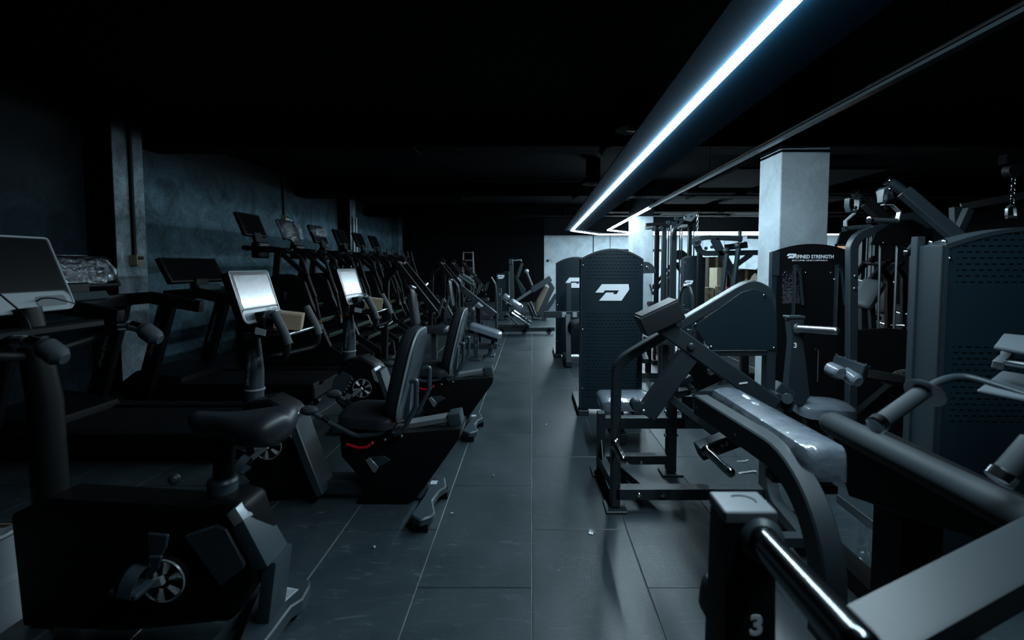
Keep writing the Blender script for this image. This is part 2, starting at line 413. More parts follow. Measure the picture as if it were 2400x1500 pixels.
def bolt(mb, p, n, r=0.012, h=0.008, seg=8):
    mb.lathe(p, n, [(r, 0), (r, h * 0.6), (r * 0.6, h)], seg=seg)
    return mb
# ------------------------------------------------------------------ the room
XL, XR, YB, YF, ZC = -4.87, 13.0, -3.0, 19.0, 3.15
fl_o = struct(MB().b2(XL - 0.2, XR + 0.2, YB, YF + 0.2, -0.12, -0.006).build('floor', 'grout', bev=0))
tile_me = None
TX0, TX1, TY0, TY1 = -5, 8, 0, 14
rest = MB()
col0 = {1: 2.09, 0: 2.566}
for kx in range(-10, 26):
    off = col0[kx % 2]
    for ky in range(-6, 18):
        y0 = off + ky; x0 = kx * 0.5
        if y0 > YF or y0 + 1 < YB or x0 > XR: continue
        if -6 <= kx < 8 and 0.3 < y0 + 1 and y0 < 13:
            if tile_me is None:
                t = MB().b2(0.0022, 0.4978, 0.0022, 0.9978, -0.006, 0.0).build('floor_tile', 'tile', fl_o, bev=0.0022)
                tile_me = t.data
            else:
                t = bpy.data.objects.new('floor_tile', tile_me); C.objects.link(t); t.parent = fl_o
            t.location = (x0, y0, random.uniform(-0.0006, 0.0))
        else:
            rest.b2(x0 + 0.0022, min(XR, x0 + 0.4978), max(YB, y0 + 0.0022), min(YF, y0 + 0.9978), -0.006, -0.0002)
ro = rest.build('floor_tiles_beyond', 'tile', fl_o, bev=0); ro['kind'] = 'stuff'
struct(MB().b2(XL - 0.2, XR + 0.2, YB, YF + 0.2, ZC, ZC + 0.15).build('ceiling', 'ceiling', bev=0))
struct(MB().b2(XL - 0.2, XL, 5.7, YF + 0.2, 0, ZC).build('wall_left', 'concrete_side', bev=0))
struct(MB().b2(XL - 0.2, XL, YB, 5.7, 0, ZC).build('wall_left_near', 'concrete_shaded', bev=0))
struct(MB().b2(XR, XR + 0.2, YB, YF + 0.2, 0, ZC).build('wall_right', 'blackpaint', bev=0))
struct(MB().b2(XL, XR, YB - 0.15, YB, 0, ZC).build('wall_rear', 'blackpaint', bev=0))
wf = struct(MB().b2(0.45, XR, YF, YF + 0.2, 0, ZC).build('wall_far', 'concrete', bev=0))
for x0, x1 in ((2.30, 2.34), (2.95, 2.97), (5.6, 5.62)):
    MB().b2(x0, x1, YF - 0.012, YF + 0.01, 0, 2.5).build('joint_strip', 'dark', wf, bev=0)
for k in range(7):
    MB().b2(5.2 + k * 0.42, 5.2 + k * 0.42 + 0.4, YF - 0.03, YF, 0.1, 2.35).build('wall_panel', 'concrete', wf, bev=0.006)
MB().b2(3.2, 5.0, YF - 0.06, YF, 1.9, 1.98).build('wall_rail', 'dark', wf, bev=0.004)
sw = MB().b2(0.55, 0.64, YF - 0.02, YF, 1.50, 1.59).build('switch_plate', 'dark', wf)
MB().b2(0.72, 0.80, YF - 0.02, YF, 1.51, 1.59).build('socket_plate', 'label', wf)
struct(MB().b2(XL, 0.45, YF - 0.35, YF + 0.2, 0, ZC).build('wall_far_black', 'blackpaint', bev=0))
# pilasters on the left wall and the two free columns
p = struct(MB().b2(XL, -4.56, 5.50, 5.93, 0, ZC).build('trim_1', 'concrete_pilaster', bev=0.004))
MB().b2(XL, -4.562, 5.485, 5.499, 0, ZC).build('side_shade_board', 'blackpaint', p, bev=0)  # black board added to paint shade on the pilaster's unlit near face
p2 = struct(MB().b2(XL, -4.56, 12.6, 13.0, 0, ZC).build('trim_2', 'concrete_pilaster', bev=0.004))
MB().b2(XL, -4.562, 12.585, 12.599, 0, ZC).build('side_shade_board', 'blackpaint', p2, bev=0)  # same painted-in shade on the far pilaster's near face
for k, yy in enumerate((12.72, 12.9)):
    pp = tag(MB().tube([(-4.52, yy, 0), (-4.52, yy, 2.6)], 0.03).build('vertical_pipe', 'alu'),
             ['grey vertical pipe on the far pilaster, nearer its shaded side', 'grey vertical pipe on the far pilaster, away from its shaded side'][k], 'pipe', 'pipes on the far pilaster')
MB().b2(XL, XL + 0.25, 17.4, 17.9, 0, ZC).build('trim_3', 'concrete_side', bev=0.006)['kind'] = 'structure'
for n_, (x0, x1, y0, y1) in enumerate(((2.315, 2.77, 4.7, 5.14), (2.31, 2.78, 11.5, 12.0))):
    struct(MB().b2(x0, x1, y0, y1, 0, ZC).build('column_%d' % (n_ + 1), 'concrete', bev=0.008))
# conduits with switch boxes
def conduit(x, y, z0, nrm, label):
    t = thing('wall_switch', label, 'switch', (x, y, z0))
    n = V(nrm); sd = n.cross(V((0, 0, 1)))
    MB().tube([V((x, y, z0)) + n * 0.02, V((x, y, ZC)) + n * 0.02], 0.022, seg=8).build('conduit', 'dark', t, bev=0)
    rot = Matrix((sd, n, (0, 0, 1))).transposed()
    MB().box(V((x, y, z0)) + n * 0.045 , (0.11, 0.085, 0.115), rot).build('box', 'yellow', t)
    MB().box(V((x, y, z0 + 0.025)) + n * 0.09, (0.075, 0.012, 0.04), rot).build('rocker', 'dark', t)
a = ax(312, 610, -4.56)
conduit(-4.56, a.y, a.z, (1, 0, 0), 'cream switch box at the end of a black conduit on the near pilaster')
a = ax(663, 511, XL)
conduit(XL, a.y, a.z, (1, 0, 0), 'dark switch box on a conduit high on the left wall behind the step machines')

# LED light lines -------------------------------------------------------------
def led_line(name, label, pts, lit_from, w=0.052, hgt=0.085):
    """a pendant aluminium profile with an opal diffuser set into its underside"""
    t = thing(name, label, 'light', pts[0])
    up = (0, 0, 1); BL, BR = 0.24, 0.42
    prof = [V(q) for q in pts]
    MB().sweep([q + V((0, 0, 0.030)) for q in prof], [(-0.010, -w / 2 - 0.003), (0.010, -w / 2 - 0.003), (0.010, w / 2 + 0.003), (-0.010, w / 2 + 0.003)], side=up).build('profile', 'dark', t, bev=0.002)
    if lit_from == 0: MB().sweep([q + V((0, 0, 0.0203)) for q in prof], [(-0.006, -BL), (0.006, -BL), (0.006, BR), (-0.006, BR)], side=up).build('halo_board', 'board', t, bev=0.002)  # board added over the diffuser, sized to catch its light as a halo
    dz = V((0, 0, 0.004))
    i = lit_from
    dp = [(-0.010, -w / 2), (0.010, -w / 2), (0.010, w / 2), (-0.010, w / 2)]
    if i > 0:
        MB().sweep([q + dz for q in prof[:i + 1]], dp, side=up).build('unlit_diffuser', 'ledoff', t, bev=0)['label'] = 'unlit grey stretch of the light line'
    MB().sweep([q + dz for q in prof[i:]], dp, side=up).build('diffuser', 'ledon', t, bev=0)['label'] = 'glowing white diffuser'
    for k in range(len(prof) - 1):
        L = (prof[k + 1] - prof[k]).length
        for j in range(int(L // 3.5) + 1):
            q = prof[k].lerp(prof[k + 1], min(0.97, (j * 3.5 + 0.4) / L))
            MB().tube([q + V((0, 0, 0.055)), (q.x, q.y, ZC)], 0.0025, seg=5).build('suspension_wire', 'dark', t, bev=0)
    return t
ZL = 2.45
led_line('led_line_light', 'long white LED light line running over the machines towards the far wall', [(1.020, 0.35, ZL), (1.043, 2.049, ZL), (1.238, 15.66, ZL), (2.33, 17.6, ZL), (11.6, 17.6, ZL)], 0)
led_line('led_line_light', 'LED light line, unlit near the columns and lit only at its far end', [(2.0, -2.2, ZL), (2.055, 2.15, ZL), (2.19, 9.4, ZL), (2.34, 15.47, ZL), (3.13, 16.45, ZL), (8.0, 16.45, ZL)], 2)

# ceiling services
for k, (px_, py_, Y) in enumerate(((1485, 305, 5.2), (1390, 432, 8.4), (1420, 400, 10.5))):
    a = at(px_, py_, Y)
    t = thing('ceiling_vent', ['round black air vent, nearest, beside the LED line', 'round black air vent, second along the LED line', 'round black air vent, farthest along the LED line'][k], 'vent', (a.x, Y, ZC), 'round ceiling vents')
    MB().lathe((a.x, Y, a.z), (0, 0, 1), [(0.15, 0), (0.19, 0.0), (0.19, 0.05), (0.12, 0.10), (0.12, max(0.11, ZC - a.z))], 24).build('collar', 'duct', t)
    MB().lathe((a.x, Y, a.z - 0.01), (0, 0, 1), [(0.02, 0), (0.13, 0.02), (0.13, 0.03)], 24).build('diffuser_plate', 'dark', t)
for k, (x0, x1, y, z) in enumerate(((-4.9, 12, 6.4, 2.98), (-4.9, 12, 10.6, 2.95), (1.6, 12, 13.4, 2.92), (-4.9, 12, 14.8, 2.96))):
    t = thing('ceiling_duct', 'black square air duct crossing the ceiling, ' + ['nearest of four', 'second of four', 'third of four, only over the right half', 'farthest of four'][k], 'duct', (x0, y, z), 'air ducts under the ceiling')
    MB().b2(x0, x1, y - 0.22, y + 0.22, z - 0.14, z + 0.15).build('casing', 'duct', t)
    for j in range(int((x1 - x0) / 2.4)):
        MB().b2(x0 + 1 + j * 2.4, x0 + 1.05 + j * 2.4, y - 0.24, y + 0.24, z - 0.16, z + 0.15).build('flange', 'duct', t)
for k, (x, y) in enumerate(((3.6, 8.5), (4.9, 8.5), (3.6, 11.0), (4.9, 11.0), (6.4, 11.0), (4.2, 14.2), (6.2, 14.2))):
    t = thing('ceiling_baffle', 'black hanging ceiling baffle panel, ' + ['near pair, left', 'near pair, right', 'middle row, first', 'middle row, second', 'middle row, third', 'far pair, left', 'far pair, right'][k], 'panel', (x, y, 2.85), 'hanging ceiling baffles')
    MB().b2(x - 0.5, x + 0.5, y - 0.9, y + 0.9, 2.83, 2.87).build('board', 'baffle', t)
    for sx in (-0.4, 0.4): MB().tube([(x + sx, y, 2.87), (x + sx, y, ZC)], 0.004, seg=5).build('wire', 'dark', t, bev=0)

# ------------------------------------------------------------------ towers with perforated curved shrouds
def perf_panel(x0, x1, z0, zs, zt, Y, bulge, rows, pitch=0.0354, slot=0.021, sh=0.0055, margin=0.045):
    mb = MB(); uc = (x0 + x1) / 2; hw = (x1 - x0) / 2
    us = {round(x0, 5), round(x1, 5)}
    n = int((x1 - x0) / pitch) + 2
    for par in (0, 1):
        for k in range(-n, n + 1):
            c = uc + (k + 0.5 * par) * pitch
            if x0 + margin < c < x1 - margin: us |= {round(c - slot / 2, 5), round(c + slot / 2, 5)}
    for k in range(17): us.add(round(x0 + (x1 - x0) * k / 16, 5))
    us = sorted(us)
    vs = [z0]
    for zc, par, a, b in rows: vs += [zc - sh / 2, zc + sh / 2]
    vs = sorted(set(vs)); vset = {}
    top = lambda u: zs + (zt - zs) * (1 - ((u - uc) / hw) ** 2)
    def vert(u, z):
        key = (round(u, 5), round(z, 5))
        if key not in vset:
            vset[key] = len(mb.v); t = (u - uc) / hw; mb.v.append(V((u, Y - bulge * (1 - t * t), z)))
        return vset[key]
    for i in range(len(us) - 1):
        a, b = us[i], us[i + 1]
        if b - a < 1e-5: continue
        um = (a + b) / 2; zt_ = min(top(a), top(b)); last = z0
        for j in range(len(vs) - 1):
            if vs[j + 1] > zt_ - 0.004: break
            zm = (vs[j] + vs[j + 1]) / 2; hole = False
            for zc, par, ra, rb in rows:
                if abs(zm - zc) < sh / 2 and abs(vs[j + 1] - vs[j] - sh) < 1e-4:
                    q = (um - uc) / pitch - 0.5 * par
                    if abs(q - round(q)) * pitch < slot / 2 and ra < um < rb and x0 + margin < um < x1 - margin and zc + 0.02 < top(um): hole = True
            if not hole: mb.f.append([vert(a, vs[j]), vert(b, vs[j]), vert(b, vs[j + 1]), vert(a, vs[j + 1])])
            last = vs[j + 1]
        mb.f.append([vert(a, last), vert(b, last), vert(b, top(b)), vert(a, top(a))])
    return mb, top
def tower(name, label, cat, x0, x1, Y, zs, zt, depth=0.13, bulge=0.03, logo_z=None, z0=0.06, feet=True, back=0.55, rows=None, stack=True):
    t = thing(name, label, cat, ((x0 + x1) / 2, Y + depth, 0))
    H = zs
    if rows is None:
        rows = []
        for k in range(8): rows.append((zt - 0.055 - k * 0.031, k % 2, x0, x1))
        nlow = int((zs * 0.64 - 0.12) / 0.031)
        for k in range(nlow): rows.append((zs * 0.655 - k * 0.031, k % 2, x0 + 0.02, x1 - 0.02))
    mb, top = perf_panel(x0, x1, z0, zs, zt, Y, bulge, rows)
    mb.build('perforated_shroud', 'sheet', t, bev=0, ang=20)
    # returned rim around the shroud
    N = 24; arc = [(x0 + (x1 - x0) * k / N, top(x0 + (x1 - x0) * k / N)) for k in range(N + 1)]
    yb = lambda u: Y - bulge * (1 - ((u - (x0 + x1) / 2) / ((x1 - x0) / 2)) ** 2)
    rim = MB(); pts = [(x0, z0)] + arc + [(x1, z0)]
    vs = [(u, yb(u) - 0.004, z) for u, z in pts] + [(u, Y + depth, z) for u, z in pts]
    n = len(pts); rim.add(vs, [(i, i + 1, n + i + 1, n + i) for i in range(n - 1)])
    inn = [((u - (x0 + x1) / 2) * 0.965 + (x0 + x1) / 2, z0 + (z - z0) * 0.988) for u, z in pts]
    vs2 = [(u, yb(u) - 0.004, z) for u, z in pts] + [(u, yb(u) - 0.004, z) for u, z in inn]
    rim.add(vs2, [(i, i + 1, n + i + 1, n + i) for i in range(n - 1)])
    rim.build('rim', 'frame', t, bev=0, ang=25)
    MB().py([(x0 + 0.012, z0)] + [(u, top(u) - 0.008) for u in [x0 + 0.012 + (x1 - x0 - 0.024) * k / 12 for k in range(13)]] + [(x1 - 0.012, z0)], Y + depth * 0.35, Y + depth * 0.35 + 0.004).build('inner_liner', 'dark', t, bev=0)
    if stack:
        for k in range(14):
            z = 0.16 + k * 0.045
            MB().b2(x0 + 0.14, x1 - 0.14, Y + depth + 0.05, Y + depth + 0.17, z, z + 0.041).build('weight_plate', 'stack', t)
        for xx in ((x0 * 2 + x1) / 3, (x0 + 2 * x1) / 3):
            MB().tube([(xx, Y + depth + 0.11, 0.08), (xx, Y + depth + 0.11, zs - 0.03)], 0.011, seg=8).build('guide_rod', 'chrome', t, bev=0)
    for xx in (x0 + 0.03, x1 - 0.03):
        MB().rect([(xx, Y + depth, 0.04), (xx, Y + depth, zs - 0.02)], 0.05, 0.07, side=(1, 0, 0)).build('upright', 'frame', t)
    MB().b2(x0 + 0.03, x1 - 0.03, Y + depth - 0.03, Y + depth + 0.05, zs - 0.09, zs - 0.02).build('top_rail', 'frame', t)
    MB().b2(x0 + 0.03, x1 - 0.03, Y + depth - 0.03, Y + depth + 0.05, 0.03, 0.10).build('bottom_rail', 'frame', t)
    bl = MB()
    for xx in (x0 + 0.018, x1 - 0.018):
        for z in (0.25, 0.8, zs - 0.06): bolt(bl, (xx, yb(xx) - 0.003, z), (0, -1, 0), 0.008, 0.006)
    b = bl.build('screws', 'chrome', t, bev=0); b['kind'] = 'stuff'
    if logo_z: logo(t, (x0 + x1) / 2 - 0.155, (x0 + x1) / 2 + 0.155, 0, logo_z, yf=lambda u: yb(u) - 0.002)
    if feet:
        for xx in (x0 + 0.03, x1 - 0.03):
            MB().b2(xx - 0.05, xx + 0.05, Y + depth - 0.16, Y + depth + back, 0.0, 0.05).build('foot', 'frame', t)
    return t
# tower nearest the aisle, with its machine behind it
tA = tower('selectorized_machine', 'tall black arched tower with a bold white logo standing at the aisle', 'machine', 0.447, 1.02, 4.58, 1.45, 1.545, logo_z=1.146)
tB = tower('selectorized_machine', 'arched black tower half hidden behind the aisle tower with the bold logo', 'machine', 0.36, 0.94, 7.45, 1.42, 1.515, logo_z=1.13)
# seat and pulley cheek of the aisle tower's machine
a = at(1397, 960, 3.98); b = at(1500, 960, 3.98)
MB().pad((a.x, 3.86, 0.30), (b.x + 0.06, 3.86, 0.30), 0.36, 0.085, r=0.05).build('seat', 'wrapvinyl', tA, bev=0)
MB().rect([((a.x + b.x) / 2, 3.95, 0.02), ((a.x + b.x) / 2, 3.95, 0.30)], 0.07, 0.07, side=(1, 0, 0)).build('seat_post', 'frame', tA)
MB().rect([((a.x + b.x) / 2, 3.8, 0.05), ((a.x + b.x) / 2, 4.75, 0.05)], 0.08, 0.07, side=(1, 0, 0)).build('base_rail', 'frame', tA)
MB().rect([(1.0, 4.72, 0.62), (1.0, 4.5, 0.62), (1.0, 4.35, 0.55)], 0.05, 0.05, side=(1, 0, 0)).build('side_arm', 'frame', tA)
film = MB()
fv = []
for i in range(5):
    for j in range(4): fv.append((a.x + 0.02 + i * 0.02 + random.uniform(-.006, .006), 3.74 + random.uniform(-.02, .02), 0.30 - j * 0.035 - 0.01 * (i % 2)))
film.add(fv, [(i * 4 + j, i * 4 + j + 1, (i + 1) * 4 + j + 1, (i + 1) * 4 + j) for i in range(4) for j in range(3)])
film.build('loose_film', 'film', tA, bev=0)
# arm and cross bar in front of tower B
g = at(1333, 665, 7.1); h = at(1333, 728, 7.1)
MB().rect([g, h], 0.07, 0.05, side=(1, 0, 0)).build('swing_arm', 'shell', tB)
a = at(1275, 737, 7.0); b = at(1362, 737, 7.0)
MB().rect([a, b + V((0.3, 0, 0))], 0.09, 0.06, side=(0, 0, 1)).build('cross_bar', 'frame', tB)
for px_ in (1322, 1347):
    q = at(px_, 738, 6.96); MB().b2(q.x - 0.03, q.x + 0.03, 6.955, 6.975, q.z - 0.035, q.z + 0.035).build('white_tag', 'label', tB)
a = at(1340, 762, 6.8)
MB().pad((a.x - 0.02, 6.8, a.z - 0.05), (a.x + 0.34, 6.8, a.z + 0.02), 0.2, 0.1, r=0.05).build('roller_pad', 'vinyl', tB, bev=0)
MB().rect([(0.5, 6.7, 0.05), (0.5, 7.6, 0.05)], 0.08, 0.07, side=(1, 0, 0)).build('base_rail', 'frame', tB)
MB().rect([(0.5, 6.75, 0.05), (0.5, 6.95, 0.7)], 0.07, 0.07, side=(1, 0, 0)).build('front_post', 'frame', tB)

# big tower at the right edge
rowsD = []
for k in range(9): rowsD.append((1.533 - k * 0.0263, k % 2, 1.80, 2.62))
for k in range(14): rowsD.append((1.035 - k * 0.0257, k % 2, 1.80, 2.62))
tD = tower('selectorized_machine', 'big black perforated tower cut off by the right edge of the picture', 'machine', 1.815, 2.615, 2.2, 1.488, 1.566, depth=0.12, bulge=0.02, rows=rowsD, z0=0.05)
# round-bottom side plate is the tower's left cheek
MB().b2(1.80, 1.816, 2.20, 2.33, 0.05, 1.485).build('side_strip', 'frame', tD)
MB().b2(1.79, 1.83, 2.33, 2.37, 0.05, 1.53).build('rear_post', 'frame', tD)
for yy in (2.225, 2.30):
    MB().ball((1.83, yy, 1.50), 0.012).build('cap_screw', 'chrome', tD, bev=0)
# ------------------------------------------------------------------ plate-loaded machine beside the aisle (levers 1 and 2, long narrow pad)
def foot_plate(mb, x, y, sx=0.12, sy=0.14):
    mb.b2(x - sx / 2, x + sx / 2, y - sy / 2, y + sy / 2, 0.0, 0.014)
    return mb
def horn(p0, p1, r, m, parent, name='weight_horn', flange=True):
    p0 = V(p0); p1 = V(p1); d = (p1 - p0); L = d.length
    prof = [(r, 0), (r, L - r * 0.7), (r * 0.93, L - r * 0.35), (r * 0.7, L - 0.1 * r), (r * 0.35, L)]
    if flange: prof = [(r * 1.45, 0), (r * 1.45, 0.014), (r * 1.05, 0.02)] + prof[0:0] + [(r, 0.024)] + prof[1:]
    o = MB().lathe(p0, d, prof, 22).build(name, m, parent, bev=0)
    return o
YC, YD = 2.80, 3.28
cg = thing('plate_loaded_machine', 'black plate-loaded machine with numbered levers and a long narrow film-wrapped pad', 'machine', (0.9, 3.0, 0))
Q = lambda px_, py_, y=YC: at(px_, py_, y)
# bent main tube: front foot, up, long diagonal, round crown, down the rear post
crown = [Q(1441, 1186), Q(1440, 866), Q(1588, 774), Q(1722, 689), Q(1764, 678), Q(1800, 720), Q(1800, 1150)]
crown[0].z = 0.02; crown[-1].z = 0.10; crown[-1].x = crown[-2].x
pth = fillet([crown[0], V((crown[0].x, YC, Q(1440, 850).z)), Q(1724, 684)], 0.14, 8)[:-1]
arc = fillet([Q(1640, 736), Q(1722, 683), Q(1757, 664), Q(1802, 684), Q(1804, 760), V((Q(1804, 760).x, YC, 0.1))], 0.11, 8)
MB().rect(pth + arc[1:], 0.075, 0.05, side=(0, 1, 0)).build('bent_frame', 'frame', cg, bev=0.005)
# side cover sheet with screws
cov = [Q(1620, 762), Q(1660, 818), Q(1812, 818), Q(1812, 740), Q(1800, 700), Q(1780, 682), Q(1758, 676), Q(1730, 684)]
MB().prism([V((p.x, YC - 0.045, p.z)) for p in cov], (0, 0.006, 0)).build('side_cover', 'sheet', cg, bev=0.002)
for px_, py_ in ((1624, 758), (1660, 811), (1805, 813), (1782, 692)):
    q = Q(px_, py_); bolt(MB(), (q.x, YC - 0.046, q.z), (0, -1, 0), 0.009, 0.006).build('cover_screw', 'chrome', cg, bev=0)
MB().rect([Q(1655, 826), Q(1815, 826)], 0.06, 0.03, side=(0, 1, 0)).build('cover_rail', 'frame', cg)
# far-side frame
fx0, fx1 = 0.46, 0.93
MB().rect([(fx0, YD, 0.02), (fx0, YD, 0.42)], 0.07, 0.05, side=(0, 1, 0)).build('short_post', 'frame', cg)
MB().rect([(fx1, YD, 0.02), (fx1, YD, 0.56)], 0.07, 0.06, side=(0, 1, 0)).build('rear_post', 'frame', cg)
MB().rect([(fx0, YD, 0.35), (1.32, YD, 0.35)], 0.06, 0.075, side=(0, 1, 0)).build('far_upper_rail', 'frame', cg)
MB().rect([(fx0, YD, 0.10), (fx1, YD, 0.10)], 0.06, 0.06, side=(0, 1, 0)).build('far_lower_rail', 'frame', cg)
MB().rect([(crown[0].x, YC, 0.095), (1.33, YC, 0.095)], 0.075, 0.065, side=(0, 1, 0)).build('near_lower_rail', 'frame', cg)
a = V((0.56, YD, 0.085)); b = V((0.70, YC, 0.085))
MB().rect([a, b], 0.08, 0.05, side=(1, 0, 0)).build('cross_rail', 'frame', cg)
MB().rect([(crown[0].x + 0.02, YC, 0.10), (0.46, YD, 0.10)], 0.05, 0.06, side=(1, 0, 0)).build('aisle_rail', 'frame', cg)
for q, (sx, sy) in (((crown[0].x, YC), (0.12, 0.15)), ((fx0, YD + 0.02), (0.12, 0.16)), ((fx1, YD), (0.14, 0.13)), ((1.33, YC), (0.12, 0.13))):
    foot_plate(MB(), q[0], q[1], sx, sy).build('foot_plate', 'frame', cg)
    MB().b2(q[0] - sx / 2 + 0.01, q[0] + sx / 2 - 0.01, q[1] - sy / 2 + 0.01, q[1] + sy / 2 - 0.01, 0, 0.006).build('foot_pad', 'rubber', cg, bev=0)
MB().px([(YD - 0.02, 0.02), (YD - 0.02, 0.26), (YD - 0.2, 0.02)], fx0 - 0.006, fx0 + 0.006).build('gusset', 'frame', cg)
for k, (x, y) in enumerate(((0.56, YD), (0.575, YD - 0.05), (0.69, YC + 0.05), (0.70, YC))):
    MB().box((x, y, 0.111), (0.028, 0.022, 0.001)).build('sticker', 'label', cg, bev=0)
for px_, py_ in ((1494, 1161), (1549, 1161)):
    q = Q(px_, py_); bolt(MB(), (q.x, YC - 0.038, 0.095), (0, -1, 0), 0.015, 0.012).build('bolt', 'chrome', cg, bev=0)
q = Q(1443, 1027); bolt(MB(), (q.x, YC - 0.038, q.z), (0, -1, 0), 0.014, 0.01).build('bolt', 'chrome', cg, bev=0)
q = Q(1500, 1080, YD); bolt(MB(), (q.x, YD - 0.03, q.z), (0, -1, 0), 0.013, 0.012).build('bolt', 'chrome', cg, bev=0)
for z in (0.42, 0.26):
    for sx in (-0.035, 0.035): bolt(MB(), (fx1 + sx, YD, z), (1 if sx > 0 else -1, 0, 0), 0.012, 0.012).build('bolt', 'steel', cg, bev=0)
# storage horn 1 on the front foot tube
a = Q(1441, 1042, 2.75); b = at(1461, 1080, 2.47)
horn(a, b, 0.021, 'darkchrome', cg, 'storage_horn')
# the lever with the numeral 1
YL = 2.66
a = Q(1545, 759, YL); b = Q(1814, 949, YL)
MB().rect([a, b], 0.075, 0.088, side=(0, 1, 0)).build('lever', 'frame', cg, bev=0.006)
MB().rect([Q(1612, 832, YL + 0.004), Q(1512, 972, YL + 0.004)], 0.07, 0.105, side=(0, 1, 0)).build('lever_leg', 'frame', cg, bev=0.006)
q = Q(1619, 812, YL - 0.038); MB().lathe(q, (0, -1, 0), [(0.02, 0), (0.02, 0.012), (0.015, 0.018), (0.004, 0.02)], 16).build('pivot_cap', 'frame', cg, bev=0)
q = Q(1508, 964, YL - 0.04); bolt(MB(), q, (0, -1, 0), 0.012, 0.01).build('bolt', 'steel', cg, bev=0)
q = Q(1491, 948, YL); MB().lathe(q + V((0, -0.03, 0)), (0, 1, 0), [(0.025, 0), (0.032, 0.01), (0.032, 0.06), (0.02, 0.07)], 14).build('roller_hub', 'shell', cg, bev=0)
dirL = (b - a).normalized()
text_part('numeral', '1', Q(1741, 898, YL - 0.0390) + V((0, -0.0005, 0)), V((0.12, 0, -0.85)), V((0.85, 0, 0.12)), 0.062, 'print', cg, bold=0.0008)
MB().rect([Q(1806, 930, YL + 0.04), Q(1850, 948, YL + 0.04)], 0.1, 0.07, side=(0, 1, 0)).build('lever_block', 'frame', cg)
MB().cyl(Q(1845, 935, YL - 0.05), Q(1845, 935, YL + 0.1), 0.03).build('lever_hub', 'shell', cg)
# square pad on the lever's upper end
c0 = Q(1545, 744, YL - 0.02); u = (Q(1586, 718, YL) - Q(1503, 757, YL)).normalized(); n_ = V((0, -1, 0)); wv = u.cross(n_)
rot = Matrix((u, n_, wv)).transposed()
MB().box(c0, (0.225, 0.14, 0.105), rot).build('lever_pad', 'vinyl', cg, bev=0.014, bseg=3)
MB().box(c0 + V((0.0, 0.02, 0.02)) + wv * 0.0, (0.21, 0.16, 0.08), rot).build('pad_board', 'dark', cg)
MB().rect([Q(1570, 760, YL + 0.05), Q(1630, 742, 3.0), Q(1640, 742, 3.1)], 0.06, 0.05, side=(0, 1, 0)).build('pad_bracket', 'frame', cg)
# linkage under the cover
MB().cyl(Q(1612, 812, 2.70), Q(1612, 812, 3.2), 0.03).build('pivot_shaft', 'frame', cg, bev=0)
MB().rect([Q(1590, 890, 3.1), Q(1680, 850, 3.1)], 0.05, 0.22, side=(0, 1, 0)).build('linkage_box', 'dark', cg)
q = Q(1664, 870, 2.95); MB().lathe(q, (0, -1, 0), [(0.022, 0), (0.022, 0.02), (0.012, 0.024), (0.012, 0.01)], 14).build('bearing', 'steel', cg, bev=0)
MB().tube([Q(1690, 892, 2.95), Q(1686, 899, 2.95), Q(1710, 899, 2.95)], 0.008, seg=8).build('pop_pin', 'chrome', cg, bev=0)
MB().cyl(Q(1612, 903, 3.05), Q(1626, 916, 2.85), 0.020).build('stop_pin', 'shell', cg, bev=0)
MB().lathe(Q(1626, 916, 2.85), (0.25, -1, -0.25), [(0.022, 0), (0.022, 0.012), (0.012, 0.016)], 14).build('stop_cap', 'chrome', cg, bev=0)
MB().rect([Q(1566, 924, 2.95), Q(1612, 916, 2.95)], 0.08, 0.035, side=(0, 1, 0)).build('stop_bracket', 'shell', cg)
MB().rect([Q(1588, 900, 2.9), Q(1620, 884, 2.9)], 0.05, 0.035, side=(0, 1, 0)).build('stop_block', 'shell', cg)
MB().cyl(Q(1584, 917, 2.92), Q(1584, 908, 2.92), 0.014).build('stop_knob', 'blackchrome', cg, bev=0)
MB().rect([Q(1612, 926, 3.15), V((Q(1612, 926, 3.15).x, 3.15, 0.36))], 0.07, 0.055, side=(0, 1, 0)).build('inner_post', 'frame', cg)
# lower arm with the numeral 2 and its horn
MB().rect([Q(1566, 930, 2.72), Q(1690, 1024, 2.66)], 0.05, 0.045, side=(0, 1, 0)).build('lower_arm', 'frame', cg, bev=0.005)
a = at(1636, 1058, 2.52); b = at(1790, 1000, 2.52)
MB().rect([a, b], 0.09, 0.075, side=(0, 1, 0)).build('horn_bracket', 'frame', cg, bev=0.006)
text_part('numeral', '2', at(1697, 1043, 2.4715), V((0.35, 0, -0.75)), V((0.75, 0, 0.35)), 0.055, 'print', cg, bold=0.0008)
horn(at(1657, 1057, 2.47), at(1715, 1110, 2.13), 0.021, 'darkchrome', cg, 'storage_horn')
# long tube towards the camera, bending down to the floor
xa = 0.83
top0 = at(1642, 946, 2.38)
arch = [V((0.815, 2.38, 0.725)), V((0.888, 1.46, 0.735)), V((0.905, 1.46, 0.02))]
MB().rect(arch, 0.072, 0.095, side=(1, 0, 0), fil=0.30, nf=12).build('pad_support_tube', 'frame', cg, bev=0.006)
foot_plate(MB(), 0.905, 1.46, 0.16, 0.14).build('foot_plate', 'frame', cg)
for px_, py_, y in ((1653, 957, 2.33), (1769, 1042, 1.95)):
    q = at(px_, py_, y); xq = 0.815 + (2.38 - y) / 0.92 * 0.073 - 0.037
    bolt(MB(), (xq, y, 0.728), (-1, 0, 0), 0.008, 0.007).build('bolt', 'chrome', cg, bev=0)
MB().pad((0.985, 2.52, 0.652), (0.955, 1.57, 0.690), 0.155, 0.115, r=0.045, puff=0.012, n=14).build('long_pad', 'wrapvinyl', cg, bev=0)
MB().b2(0.91, 1.02, 1.62, 2.48, 0.635, 0.662).build('pad_board', 'dark', cg)
